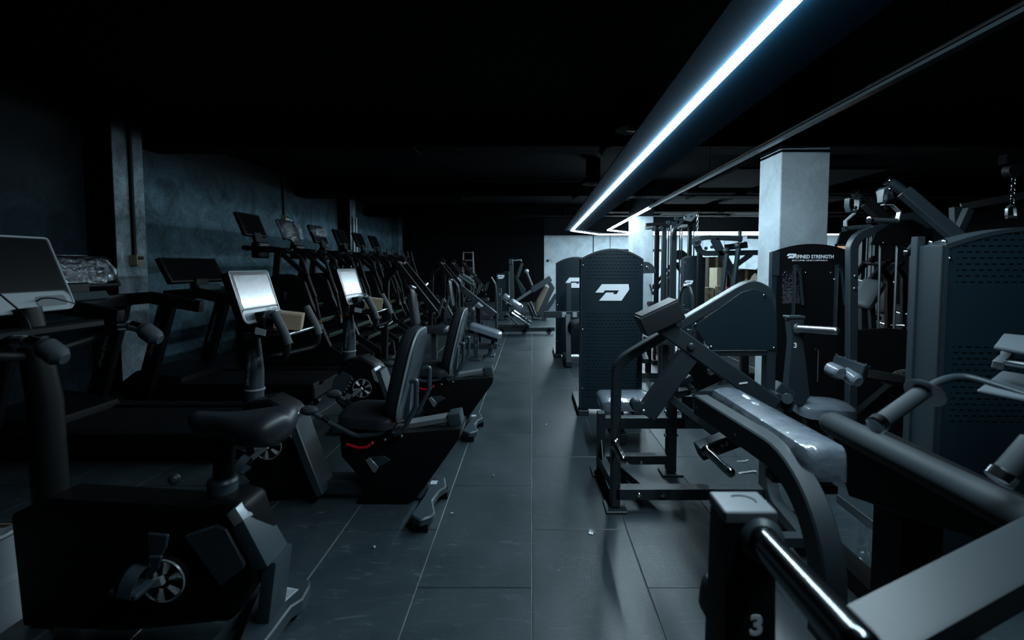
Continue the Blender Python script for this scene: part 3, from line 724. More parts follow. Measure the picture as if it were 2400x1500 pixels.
for y in (2.3, 1.75):
    MB().rect([(0.85, y, 0.645), (1.0, y, 0.635)], 0.06, 0.03, side=(0, 1, 0)).build('pad_bracket', 'frame', cg)
MB().tube([(1.055, 2.2, 0.705), (1.055, 2.02, 0.705)], 0.014, seg=8).build('pad_pin', 'chrome', cg, bev=0)
# floor rail joining both halves
MB().rect([(1.345, YC - 0.02, 0.45), (1.345, YC - 0.02, 0.09), (1.305, 2.28, 0.09)], 0.065, 0.06, side=(1, 0, 0), fil=0.16, nf=7).build('floor_rail', 'frame', cg, bev=0.005)
MB().rect([(1.305, 2.31, 0.09), (0.92, 2.31, 0.09)], 0.06, 0.05, side=(0, 1, 0)).build('rear_cross_rail', 'frame', cg)
MB().rect([(0.92, 2.31, 0.09), (0.905, 1.5, 0.09)], 0.06, 0.05, side=(1, 0, 0)).build('near_floor_rail', 'frame', cg)
q = V((1.335, 2.74, 0.30)); bolt(MB(), (1.332, YC - 0.062, 0.28), (0, -1, 0), 0.012, 0.01).build('bolt', 'chrome', cg, bev=0)

# ------------------------------------------------------------------ foreground lever with big capped post, numeral 3 and long horn
g5 = thing('weight_lever', 'blurred black square post with numeral 3 and long shiny weight horn, in front', 'machine', (0.46, 1.1, 0))
x0, x1 = at(1697, 1217, 1.05).x, at(1822, 1210, 1.05).x; zt = 0.868
MB().px([(1.05, zt - 0.02), (1.14, zt - 0.02), (1.17, 0.35), (1.17, 0.05), (1.0, 0.05), (1.02, 0.35)], x0 + 0.002, x1 - 0.002).build('post', 'dark', g5, bev=0.008, bseg=2)
MB().b2(x0, x1, 1.047, 1.145, zt - 0.028, zt).build('end_cap', 'silverplate', g5, bev=0.008, bseg=3)
mbc = MB()
mbc.tube([((x0 + x1) / 2 + 0.03 * math.cos(t), 1.096 + 0.026 * math.sin(t), zt) for t in [math.pi * k / 12 for k in range(-1, 9)]], 0.0022, seg=6)
mbc.build('cap_ridge', 'dark', g5, bev=0)
h0 = at(1782, 1262, 1.05); h1 = at(2035, 1545, 0.60)
horn(h0, h1, 0.030, 'blackchrome', g5)
MB().lathe(h0, (h1 - h0), [(0.044, -0.01), (0.048, 0.0), (0.046, 0.016), (0.034, 0.026)], 22).build('horn_flange', 'shell', g5, bev=0)
q = at(1777, 1474, 1.02)
text_part('numeral', '3', (q.x, 1.028, q.z), (1, 0, 0), (0, -0.03, 1), 0.062, 'print', g5, bold=0.002)
c0 = at(1645, 1352, 1.28); c1 = at(1700, 1352, 1.28)
MB().pad((c0.x + 0.09, 1.36, c0.z - 0.09), (c0.x + 0.16, 0.92, c0.z - 0.16), 0.19, 0.085, r=0.05).build('cushion', 'vinyl', g5, bev=0)
MB().rect([(c0.x + 0.11, 1.2, 0.55), (c0.x + 0.11, 1.2, 0.03)], 0.07, 0.07, side=(1, 0, 0)).build('cushion_post', 'dark', g5)
MB().rect([(c0.x + 0.05, 1.12, 0.04), (x1 + 0.05, 1.12, 0.04)], 0.08, 0.07, side=(0, 1, 0)).build('base_rail', 'dark', g5)

# ------------------------------------------------------------------ big machine at the lower right: foam roller, box beam, handles, pale plates
g6 = thing('press_machine', 'near black machine with thick foam roller, broad box beam and curved handles', 'machine', (1.3, 1.6, 0))
MB().tube([V((1.285, 2.14, 0.715)), V((1.285, 2.10, 0.72)), V((1.300, 1.0, 0.735)), V((1.30, 0.98, 0.735))], 0.05, seg=20, scale=[0.72, 1, 1, 0.8]).build('foam_roller', 'rubber', g6, bev=0)
MB().rect([(1.285, 2.05, 0.66), (1.30, 1.02, 0.66)], 0.05, 0.06, side=(1, 0, 0)).build('roller_beam', 'dark', g6)
MB().px([(1.96, 0.66), (1.80, 0.66), (1.76, 0.5), (1.76, 0.02), (1.92, 0.02), (1.92, 0.5)], 1.345, 1.50).build('main_post', 'dark', g6, bev=0.006)
MB().px([(2.15, 0.70), (1.4, 0.70), (1.4, 0.60), (2.0, 0.45)], 1.30, 1.50).build('gusset_plate', 'dark', g6, bev=0.004)
MB().rect([(1.42, 1.2, 0.045), (1.42, 2.6, 0.045)], 0.1, 0.08, side=(1, 0, 0)).build('base_rail', 'dark', g6)
a = at(1975, 1545, 0.93); b = at(2440, 1292, 1.12)
d = (b - a).normalized()
MB().rect([a - V((0, 0, 0.0)), b + d * 0.3], 0.115, 0.09, side=(0.0, 1, 0.25)).build('box_beam', 'frame', g6, bev=0.012, bseg=2)
MB().rect([b + d * 0.25, V((b.x + 0.27, b.y + 0.1, 0.02))], 0.1, 0.1, side=(0, 1, 0)).build('beam_post', 'dark', g6)
# curved bar with flange disc and grip
bar = [at(2160, 918, 1.60), at(2205, 893, 1.62), at(2250, 884, 1.63), at(2300, 893, 1.6), at(2440, 938, 1.5)]
cs = []
P = [bar[0] * 2 - bar[1]] + bar + [bar[-1] * 2 - bar[-2]]
for i in range(1, len(P) - 2):
    for k in range(6):
        t = k / 6; p0, p1, p2, p3 = P[i - 1], P[i], P[i + 1], P[i + 2]
        cs.append(0.5 * ((2 * p1) + (p2 - p0) * t + (2 * p0 - 5 * p1 + 4 * p2 - p3) * t * t + (3 * p1 - p0 - 3 * p2 + p3) * t ** 3))
cs.append(bar[-1])
MB().tube(cs, 0.0125, seg=12).build('handle_bar', 'shell', g6, bev=0)
g0 = at(2158, 921, 1.60); g1 = at(2062, 990, 1.52)
MB().tube([g0, g1], 0.0245, seg=16).build('grip', 'rubber', g6, bev=0)
dd = (g1 - g0).normalized()
MB().lathe(g1 - dd * 0.008, dd, [(0.026, 0), (0.029, 0.004), (0.029, 0.030), (0.024, 0.034)], 18).build('grip_collar', 'chrome', g6, bev=0)
q = at(2168, 921, 1.60)
MB().lathe(q, V((0.62, 0.35, 0.55)), [(0.01, -0.003), (0.058, -0.003), (0.06, 0), (0.058, 0.003), (0.01, 0.003)], 28).build('flange_disc', 'steel', g6, bev=0)
MB().cyl(at(2166, 926, 1.585), at(2190, 916, 1.6), 0.014).build('disc_hub', 'chrome', g6, bev=0)
g0 = at(2420, 1035, 1.30); g1 = at(2352, 1112, 1.30)
MB().tube([g0, g1], 0.028, seg=16).build('grip', 'rubber', g6, bev=0)
dd = (g1 - g0).normalized()
MB().lathe(g1 - dd * 0.008, dd, [(0.030, 0), (0.034, 0.004), (0.034, 0.028), (0.026, 0.032)], 18).build('grip_collar', 'chrome', g6, bev=0)
MB().tube([g0, g0 + V((0.12, 0.05, 0.05)), V((1.62, 1.35, 0.3)), V((1.62, 1.35, 0.03))], 0.022, seg=10, fil=0.05).build('handle_stem', 'dark', g6, bev=0)
# pale steel plates at the edge
def tilt_plate(pts, t, name, m):
    MB().prism(pts, (0, 0.0, -t)).build(name, m, g6, bev=0.004)
zz = at(2350, 800, 1.75).z
tilt_plate([at(2352, 781, 1.82), at(2480, 793, 1.82), at(2480, 840, 1.58), at(2329, 811, 1.58)], 0.012, 'pale_plate', 'silverplate')
tilt_plate([at(2348, 868, 1.80), at(2480, 890, 1.80), at(2480, 950, 1.45), at(2290, 912, 1.52)], 0.012, 'pale_plate', 'silverplate')
MB().rect([at(2365, 815, 1.70), at(2358, 840, 1.68), at(2338, 856, 1.62)], 0.03, 0.028, side=(0, 1, 0.2)).build('plate_bracket', 'silverplate', g6)
MB().tube([at(2354, 848, 1.62), at(2480, 868, 1.55)], 0.011, seg=12).build('plate_rod', 'steel', g6, bev=0)
MB().tube([at(2365, 841, 1.70), at(2480, 856, 1.66)], 0.006, seg=8).build('plate_rod', 'shell', g6, bev=0)

# ------------------------------------------------------------------ plate machine with lever 3, seat and roller pads
g7 = thing('plate_loaded_machine', 'black machine with numeral 3 on its lever, chrome weight horn and grey-blue round-ended seat', 'machine', (1.9, 3.3, 0))
ly = 3.30
MB().prism([at(1851, 748, ly), at(1886, 748, ly), at(1884, 800, ly), at(1894, 880, ly), at(1899, 930, ly), at(1882, 952, ly), at(1845, 945, ly), at(1846, 900, ly), at(1856, 800, ly)], (0, 0.07, 0)).build('lever', 'frame', g7, bev=0.005)
a = at(1848, 745, ly); b = at(1888, 747, ly)
MB().b2(a.x, b.x, ly - 0.004, ly + 0.08, a.z - 0.006, a.z + 0.012).build('lever_cap', 'shell', g7)
horn(at(1868, 770, ly - 0.01), at(1966, 776, 3.02), 0.0245, 'steel', g7)
q = at(1864, 810, ly - 0.0015); text_part('numeral', '3', (q.x, ly - 0.002, q.z), (1, 0, 0), (0, 0, 1), 0.048, 'print', g7, bold=0.001)
q = at(1848, 925, ly); MB().lathe(q, (0, -1, 0), [(0.022, 0), (0.022, 0.014), (0.01, 0.02)], 14).build('pivot_cap', 'frame', g7, bev=0)
MB().rect([at(1815, 905, 3.28), at(1850, 932, 3.28)], 0.08, 0.09, side=(0, 1, 0)).build('lever_block', 'shell', g7, bev=0.006)
MB().rect([at(1815, 925, 3.3), V((at(1815, 925, 3.3).x, 3.3, 0.02))], 0.08, 0.09, side=(0, 1, 0)).build('lever_post', 'frame', g7)
s0 = at(1850, 945, 3.42); s1 = at(1980, 945, 3.42)
MB().pad((s0.x + 0.02, 3.42, s0.z - 0.06), (s1.x + 0.01, 3.38, s0.z - 0.075), 0.34, 0.085, r=0.10, puff=0.012).build('seat', 'wrapvinyl', g7, bev=0)
MB().b2(s0.x + 0.06, s1.x - 0.04, 3.30, 3.52, s0.z - 0.085, s0.z - 0.06).build('seat_board', 'dark', g7)
MB().rect([(s0.x + 0.15, 3.42, s0.z - 0.08), (s0.x + 0.15, 3.42, 0.03)], 0.08, 0.07, side=(1, 0, 0)).build('seat_post', 'frame', g7)
bolt(MB(), at(1912, 975, 3.36), (0, -1, 0), 0.012, 0.03).build('adjust_knob', 'chrome', g7, bev=0)
MB().rect([(1.75, 3.4, 0.045), (2.45, 3.4, 0.045)], 0.09, 0.08, side=(0, 1, 0)).build('base_rail', 'frame', g7)
# channel with roller pads
ra = at(1958, 848, 3.12); rb = at(2030, 874, 2.95)
MB().rect([ra, rb], 0.07, 0.09, side=(0.3, 1, 0)).build('channel', 'shell', g7, bev=0.006)
for t in (0.05, 0.35, 0.68, 1.0):
    bolt(MB(), ra.lerp(rb, t) + V((0, 0, 0.045)), (0, 0, 1), 0.009, 0.012).build('bolt', 'chrome', g7, bev=0)
for (u0, v0, u1, v1) in ((1943, 862, 1972, 876), (1978, 872, 2013, 896)):
    p0 = at(u0, v0, 3.04); p1 = at(u1, v1, 2.93)
    MB().tube([p0, p0.lerp(p1, 0.12), p0.lerp(p1, 0.88), p1], 0.042, seg=16, scale=[0.75, 1, 1, 0.75]).build('roller_pad', 'wrapvinyl', g7, bev=0)
MB().rect([rb, at(2120, 895, 2.9), V((at(2120, 895, 2.9).x + 0.05, 3.35, 0.4))], 0.05, 0.05, side=(0, 0, 1)).build('roller_arm', 'dark', g7)
MB().tube([at(2064, 893, 2.92), at(2092, 902, 2.92)], 0.008, seg=8).build('pull_pin', 'steel', g7, bev=0)
q = at(2125, 905, 2.95)
mbp = MB(); mbp.lathe(q, (-0.75, -0.62, 0.15), [(0.02, 0), (0.10, 0), (0.10, 0.010), (0.02, 0.010)], 28)
mbp.build('cam_plate', 'brownplate', g7, bev=0.002)
nn = V((-0.75, -0.62, 0.15)).normalized(); e1 = nn.orthogonal().normalized(); e2 = nn.cross(e1)
for k in range(5):
    t = 2.2 + k * 0.33
    MB().lathe(q + nn * 0.0101 + (e1 * math.cos(t) + e2 * math.sin(t)) * 0.075, nn, [(0.009, 0), (0.009, 0.001)], 10).build('index_hole', 'dark', g7, bev=0)
fpz = 0.05
mbf = MB(); 
for k in range(9): mbf.b2(2.05 + k * 0.055, 2.09 + k * 0.055, 2.95, 3.25, 0.046, 0.052)
mbf.b2(2.04, 2.56, 2.94, 3.26, 0.02, 0.046)
mbf.build('tread_plate', 'sheet', g7)
MB().rect([(2.3, 3.1, 0.03), (2.3, 3.36, 0.03)], 0.07, 0.05, side=(1, 0, 0)).build('tread_rail', 'frame', g7)

# ------------------------------------------------------------------ tower with the company name
tE = thing('selectorized_machine', 'black weight tower with white DEFINED STRENGTH lettering in front of the column', 'machine', (2.2, 4.0, 0))
ex0, ex1 = 1.93, 2.545; EY = 4.0
N = 20
arcE = [(ex0 + (ex1 - ex0) * k / N, 1.505 + 0.06 * (1 - (2 * k / N - 1) ** 2)) for k in range(N + 1)]
MB().py([(ex0, 0.05)] + arcE + [(ex1, 0.05)], EY, EY + 0.012).build('front_panel', 'dark', tE, bev=0.002)
MB().b2(ex0 - 0.012, ex0 + 0.03, EY - 0.01, EY + 0.05, 0.03, 1.50).build('side_cover', 'sheet', tE)
MB().b2(ex1 - 0.02, ex1 + 0.012, EY - 0.01, EY + 0.05, 0.03, 1.50).build('side_cover', 'dark', tE)
MB().b2(ex0 - 0.02, ex0 + 0.045, EY - 0.016, EY - 0.002, 1.31, 1.505).build('corner_bracket', 'frame', tE)
for (x, z) in ((1.955, 1.38), (2.02, 1.335), (2.19, 1.335), (2.39, 1.335), (2.45, 1.38)):
    bolt(MB(), (x, EY - 0.004, z), (0, -1, 0), 0.007, 0.005).build('screw', 'chrome', tE, bev=0)
logo(tE, at(1843, 600, EY).x, at(1863, 600, EY).x + 0.008, EY - 0.003, at(1850, 601, EY).z + 0.004)
xa, xb = at(1864, 603, EY).x, at(1953, 603, EY).x
tx = text_part('company_name', 'EFINED STRENGTH', ((xa + xb) / 2, EY - 0.004, at(1900, 602, EY).z), (1, 0, 0), (0, 0, 1), 0.040, 'print', tE, bold=0.0008)
wd = max(v.co.x for v in tx.data.vertices) - min(v.co.x for v in tx.data.vertices)
cx_ = (xa + xb) / 2 - tE.location.x
for v in tx.data.vertices: v.co.x = cx_ + (v.co.x - cx_) * (xb - xa) / wd
xa, xb = at(1856, 610, EY).x, at(1939, 610, EY).x
tx = text_part('slogan', 'BECOME UNSTOPPABLE', ((xa + xb) / 2, EY - 0.004, at(1900, 610.5, EY).z), (1, 0, 0), (0, 0, 1), 0.017, 'print', tE, bold=0.0)
wd = max(v.co.x for v in tx.data.vertices) - min(v.co.x for v in tx.data.vertices)
cx_ = (xa + xb) / 2 - tE.location.x
for v in tx.data.vertices: v.co.x = cx_ + (v.co.x - cx_) * (xb - xa) / wd
# bubbled protective film left on the panel: small raised flakes
fk = MB()
for i in range(2200):
    py_ = random.uniform(632, 711); px_ = random.uniform(1834, 1874)
    if random.random() > ((py_ - 620) / 91) ** 1.3: continue
    q = at(px_, py_, EY - 0.003); s_ = random.uniform(0.0015, 0.004)
    fk.box(q, (s_ * random.uniform(1, 2), 0.002, s_), Matrix.Rotation(random.uniform(0, 3), 3, 'Y'))
o = fk.build('bubbled_film', 'alu', tE, bev=0); o['kind'] = 'stuff'
for (u0, u1, sd) in ((1861, 1882, 0), (1960, 1981, 1)):
    a = at(u0, 622, EY - 0.02); b = at(u1, 622, EY - 0.02)
    MB().b2(a.x, a.x + 0.006, EY - 0.05, EY, at(u0, 770, EY).z, at(u0, 621, EY).z).build('blade_edge', 'frame', tE)
    q0, q1, q2 = at(u0 + 1, 623, EY - 0.05), at(u0 + 8, 620, EY - 0.09), at(u0 + 17, 628, EY - 0.05)
    q3, q4 = at(u0 + 25, 714, EY - 0.05), at(u0 + 10, 760, EY - 0.05)
    MB().prism([q0, q1, q2, q3, at(u0 + 21, 716, EY - 0.05), at(u0 + 14, 640, EY - 0.06)], (0, 0.03, 0)).build('arm_cover', 'shell', tE, bev=0.002)
for px_, py_ in ((1878, 697), (1956, 655), (1960, 712)):
    bolt(MB(), at(px_, py_, EY - 0.004), (0, -1, 0), 0.012, 0.01).build('bolt', 'steel', tE, bev=0)
MB().b2(ex0 + 0.17, ex1, EY + 0.02, EY + 0.38, 0.0, 0.09).build('base', 'dark', tE)
for k in range(12): MB().b2(ex0 + 0.2, ex1 - 0.1, EY + 0.1, EY + 0.22, 0.1 + k * 0.045, 0.141 + k * 0.045).build('weight_plate', 'stack', tE)
MB().tube([at(1918, 820, EY - 0.05), at(1916, 895, EY - 0.05)], 0.006, seg=8).build('guide_rod', 'steel', tE, bev=0)
bolt(MB(), at(1912, 818, EY - 0.05), (0, -1, 0), 0.01, 0.01).build('screw', 'chrome', tE, bev=0)

# ------------------------------------------------------------------ pulldown machine with two raised arms
g8 = thing('pulldown_machine', 'black pulldown machine raising two square arms with hanging grips above the lettered tower', 'machine', (2.5, 3.7, 0))
fy = 3.62
f0 = at(2000, 900, fy)
MB().rect(fillet([V((f0.x, fy, 0.02)), at(1996, 560, fy), at(2050, 538, fy), at(2160, 535, fy)], 0.16, 8), 0.06, 0.065, side=(0, 1, 0)).build('bent_frame', 'frame', g8, bev=0.006)
MB().rect([V((at(2150, 560, fy).x, fy, 0.02)), at(2150, 545, fy)], 0.06, 0.06, side=(0, 1, 0)).build('rear_upright', 'frame', g8)
cv = [at(2040, 574, fy - 0.04), at(2052, 545, fy - 0.04), at(2085, 525, fy - 0.04), at(2110, 517, fy - 0.04), at(2140, 514, fy - 0.04), at(2165, 528, fy - 0.04), at(2182, 548, fy - 0.04), at(2184, 572, fy - 0.04), at(2120, 576, fy - 0.04)]
MB().prism(cv, (0, 0.012, 0)).build('top_cover', 'dark', g8, bev=0.003)
cv = [at(1962, 572, 4.3), at(1970, 545, 4.3), at(1990, 532, 4.3), at(2010, 537, 4.3), at(2018, 572, 4.3)]
MB().prism(cv, (0, 0.02, 0)).build('rear_cover', 'dark', g8, bev=0.003)
for px_, py_ in ((2131, 516), (2071, 569), (2104, 509)):
    bolt(MB(), at(px_, py_, fy - 0.05), (0, -1, 0), 0.008, 0.006).build('screw', 'chrome', g8, bev=0)
for px0, px1 in ((2063, 2058), (2103, 2095)):
    MB().tube([at(px0, 575, fy), at(px1, 770, fy)], 0.0085, seg=10).build('guide_rod', 'steel', g8, bev=0)
MB().prism([at(2000, 778, fy - 0.02), at(2030, 772, fy - 0.02), at(2080, 769, fy - 0.02), at(2130, 774, fy - 0.02), at(2152, 780, fy - 0.02), V((at(2152, 780, fy).x, fy - 0.02, 0.03)), V((at(2000, 780, fy).x, fy - 0.02, 0.03))], (0, 0.03, 0)).build('stack_shroud', 'dark', g8, bev=0.003)
for px_, py_ in ((2004, 647), (2003, 676)):
    bolt(MB(), at(px_, py_, fy - 0.035), (0, -1, 0), 0.012, 0.008).build('bolt', 'steel', g8, bev=0)
# raised arm, near
a0, a1, a2 = at(2103, 437, 3.25), at(2118, 448, 3.24), at(2300, 605, 3.05)
MB().rect([a1, a2], 0.065, 0.075, side=(0, 1, 0)).build('raised_arm', 'frame', g8, bev=0.006)
MB().tube([at(2083, 424, 3.26), at(2120, 450, 3.24)], 0.030, seg=16).build('arm_sleeve', 'frame', g8, bev=0)
dv = (at(2120, 450, 3.24) - at(2083, 424, 3.26)).normalized()
MB().lathe(at(2083, 424, 3.26) - dv * 0.004, dv, [(0.033, -0.006), (0.035, 0), (0.033, 0.006)], 18).build('arm_cap', 'chrome', g8, bev=0)
MB().prism([at(2072, 445, 3.22), at(2079, 437, 3.22), at(2090, 436, 3.22), at(2095, 443, 3.22), at(2095, 466, 3.22), at(2075, 470, 3.22)], (0, 0.08, 0)).build('swivel_bracket', 'shell', g8, bev=0.004)
bolt(MB(), at(2086, 443, 3.218), (0, -1, 0), 0.013, 0.01).build('swivel_bolt', 'chrome', g8, bev=0)
loop = [at(2068, 446, 3.2), at(2064, 462, 3.2), at(2063, 474, 3.2), at(2068, 477, 3.2), at(2074, 468, 3.2), at(2074, 447, 3.2)]
MB().rect(loop, 0.05, 0.006, side=(0, 1, 0), closed=True).build('swivel_loop', 'shell', g8, bev=0)
MB().rect([at(2068, 480, 3.2), at(2090, 481, 3.2), at(2107, 497, 3.2), at(2102, 519, 3.2)], 0.035, 0.006, side=(0, 1, 0)).build('grip_strap', 'silver', g8, bev=0)
for px_ in (2074, 2078): bolt(MB(), at(px_, 484, 3.2), (0, 0, -1), 0.006, 0.02, 6).build('strap_bolt', 'chrome', g8, bev=0)
MB().tube([at(2040, 516, 3.2), at(2102, 518, 3.2)], 0.016, seg=14).build('grip', 'rubber', g8, bev=0)
MB().lathe(at(2042, 516, 3.2), (-1, -0.3, 0), [(0.018, 0), (0.021, 0.004), (0.021, 0.02), (0.01, 0.024)], 14).build('grip_cap', 'chrome', g8, bev=0)
# raised arm, far
a1, a2 = at(2030, 474, 3.75), at(2215, 660, 3.55)
MB().rect([a1, a2], 0.07, 0.075, side=(0, 1, 0)).build('raised_arm', 'dark', g8, bev=0.006)
MB().tube([at(2005, 452, 3.76), at(2034, 478, 3.74)], 0.028, seg=14).build('arm_sleeve', 'dark', g8, bev=0)
MB().lathe(at(2005, 452, 3.76), (-0.5, -0.6, 0.6), [(0.02, -0.006), (0.034, 0), (0.02, 0.006)], 16).build('arm_cap', 'chrome', g8, bev=0)
loop = [at(1986, 466, 3.72), at(1985, 484, 3.72), at(1989, 496, 3.72), at(1998, 498, 3.72), at(2006, 492, 3.72), at(2009, 480, 3.72), at(2009, 464, 3.72)]
MB().rect(loop, 0.06, 0.007, side=(0, 1, 0), closed=True).build('swivel_loop', 'shell', g8, bev=0)
bolt(MB(), at(2015, 467, 3.7), (1, -0.4, 0), 0.012, 0.03).build('swivel_bolt', 'chrome', g8, bev=0)
bolt(MB(), at(2003, 487, 3.7), (0, -1, 0), 0.014, 0.02).build('loop_bolt', 'chrome', g8, bev=0)
MB().rect([at(2002, 500, 3.68), at(1981, 518, 3.68), at(1981, 536, 3.68)], 0.04, 0.007, side=(0, 1, 0)).build('grip_strap', 'silver', g8, bev=0)
MB().tube([at(1981, 536, 3.68), at(2040, 532, 3.68)], 0.020, seg=14).build('grip', 'rubber', g8, bev=0)
MB().lathe(at(1982, 536, 3.68), (-1, -0.2, 0), [(0.02, 0), (0.025, 0.005), (0.018, 0.02)], 14).build('grip_cap', 'chrome', g8, bev=0)
# plate of a rear cable machine and pulley handles
MB().prism([at(2080, 507, 4.4), at(2144, 497, 4.4), at(2160, 510, 4.4), at(2186, 535, 4.4), at(2168, 535, 4.4), at(2120, 515, 4.4), at(2085, 518, 4.4)], (0, 0.03, 0)).build('crown_plate', 'shell', g8, bev=0.003)
MB().rect([(at(2170, 535, 4.4).x, 4.4, 1.7), (at(2170, 535, 4.4).x, 4.4, 0.02)], 0.07, 0.07, side=(0, 1, 0)).build('rear_post', 'dark', g8)
for (u, v_, u2, v2) in ((2125, 590, 2146, 565), (2143, 588, 2162, 565)):
    MB().tube([at(u, v_, 3.3), at(u2, v2, 3.3)], 0.013, seg=12).build('handle', 'shell', g8, bev=0)
    MB().ball(at(u, v_, 3.3), 0.018).build('handle_ball', 'chrome', g8, bev=0)
MB().rect([at(2120, 592, 3.32), at(2170, 590, 3.32)], 0.03, 0.04, side=(0, 1, 0)).build('handle_bracket', 'dark', g8)
MB().tube([at(2152, 593, 3.3), at(2180, 622, 3.3)], 0.004, seg=6).build('cable', 'steel', g8, bev=0)

# ------------------------------------------------------------------ chain handle hanging from a dark cable frame at the far right
tC = thing('cable_machine', 'dark cable crossover beam high at the right edge, above the perforated tower', 'machine', (3.4, 3.2, 0))
q = at(2370, 425, 3.0)
MB().rect([(q.x - 0.06, 3.0, 2.02), (q.x + 1.2, 3.0, 2.02)], 0.06, 0.06, side=(0, 1, 0)).build('top_beam', 'duct', tC)
MB().rect([(q.x + 1.15, 3.0, 2.0), (q.x + 1.15, 3.0, 0.02)], 0.1, 0.1, side=(0, 1, 0)).build('upright', 'dark', tC)
MB().b2(q.x + 0.85, q.x + 1.45, 2.7, 3.3, 0, 0.02).build('base_plate', 'dark', tC)
MB().lathe((q.x, 2.97, 1.955), (0, 1, 0), [(0.045, 0), (0.035, 0.02), (0.035, 0.03), (0.045, 0.05)], 18).build('pulley', 'dark', tC, bev=0)
MB().prism([at(2236, 485, 3.6), at(2270, 483, 3.6), at(2262, 500, 3.6), at(2238, 543, 3.6)], (0, 0.05, 0)).build('side_wing', 'frame', tC)
MB().rect([at(2270, 490, 3.55), at(2245, 545, 3.55)], 0.05, 0.05, side=(0, 1, 0)).build('strut', 'frame', tC)
MB().rect([at(2252, 485, 3.6), V((q.x + 1.15, 3.05, 2.0))], 0.05, 0.05, side=(0, 1, 0)).build('rear_strut', 'dark', tC)
th_ = thing('chain_handle', 'chrome stirrup handle hanging on a chain at the upper right', 'handle', (q.x, 3.0, q.z))
z = 1.93; zend = at(2370, 480, 3.0).z; k = 0
while z > zend:
    ring = []
    for j in range(10):
        t = 2 * math.pi * j / 10; u = 0.011 * math.cos(t); v_ = 0.019 * math.sin(t)
        ring.append(V((q.x + (u if k % 2 else 0), 2.985 + (0 if k % 2 else u), z + v_)))
    MB().tube(ring, 0.0032, seg=6, closed=True).build('chain_link', 'blackchrome', th_, bev=0)
    z -= 0.029; k += 1
st = [at(2366, 482, 2.985), at(2360, 489, 2.985), at(2359, 509, 2.985), at(2381, 509, 2.985), at(2379, 487, 2.985), at(2373, 481, 2.985)]
MB().rect(fillet(st, 0.012, 3), 0.02, 0.005, side=(0, 1, 0)).build('stirrup', 'steel', th_, bev=0)
MB().tube([at(2359, 509, 2.985), at(2381, 509, 2.985)], 0.011, seg=12).build('grip', 'rubber', th_, bev=0)
# ------------------------------------------------------------------ cardio: bikes at the aisle
def crank_disc(parent, c, r, n=(0, -1, 0), name='crank_disc'):
    c = V(c); n = V(n)
    o = MB().lathe(c, n, [(r, -0.02), (r, 0), (r * 0.93, 0.004), (r * 0.90, -0.004), (r * 0.2, -0.008)], 28).build(name, 'dark', parent, bev=0)
    rim = MB().lathe(c, n, [(r * 0.93, 0.0), (r * 1.0, 0.002), (r * 0.97, 0.008), (r * 0.92, 0.004), (r * 0.93, 0.0)], 28).build('disc_rim', 'silver', o, bev=0)
    e1 = V((1, 0, 0)); e2 = n.cross(e1)
    for k in range(6):
        t = 2 * math.pi * k / 6 + 0.3; d = e1 * math.cos(t) + e2 * math.sin(t); s_ = n.cross(d)
        MB().loft([[c + n * 0.004 + d * r * 0.35 + s_ * r * 0.10, c + n * 0.004 + d * r * 0.35 - s_ * r * 0.10, c + n * 0.012 + d * r * 0.35],
                   [c + n * 0.0 + d * r * 0.9 + s_ * r * 0.24, c + d * r * 0.9 - s_ * r * 0.24, c + n * 0.012 + d * r * 0.86]]).build('disc_spoke', 'silver', o, bev=0)
    return o
def pedal(parent, c, ang=0.0):
    c = V(c)
    o = MB().box(c, (0.095, 0.085, 0.022), Matrix.Rotation(ang, 3, 'Y')).build('pedal', 'shell', parent, bev=0.005)
    u = Matrix.Rotation(ang, 3, 'Y') @ V((1, 0, 0)); w_ = Matrix.Rotation(ang, 3, 'Y') @ V((0, 0, 1))
    arc = [c + V((0, 0.05 * math.cos(t), 0)) + w_ * (0.075 * math.sin(t)) + u * 0.01 for t in [math.pi * k / 8 for k in range(9)]]
    MB().rect(arc, 0.045, 0.004, side=u).build('toe_strap', 'shell', o, bev=0)
    return o
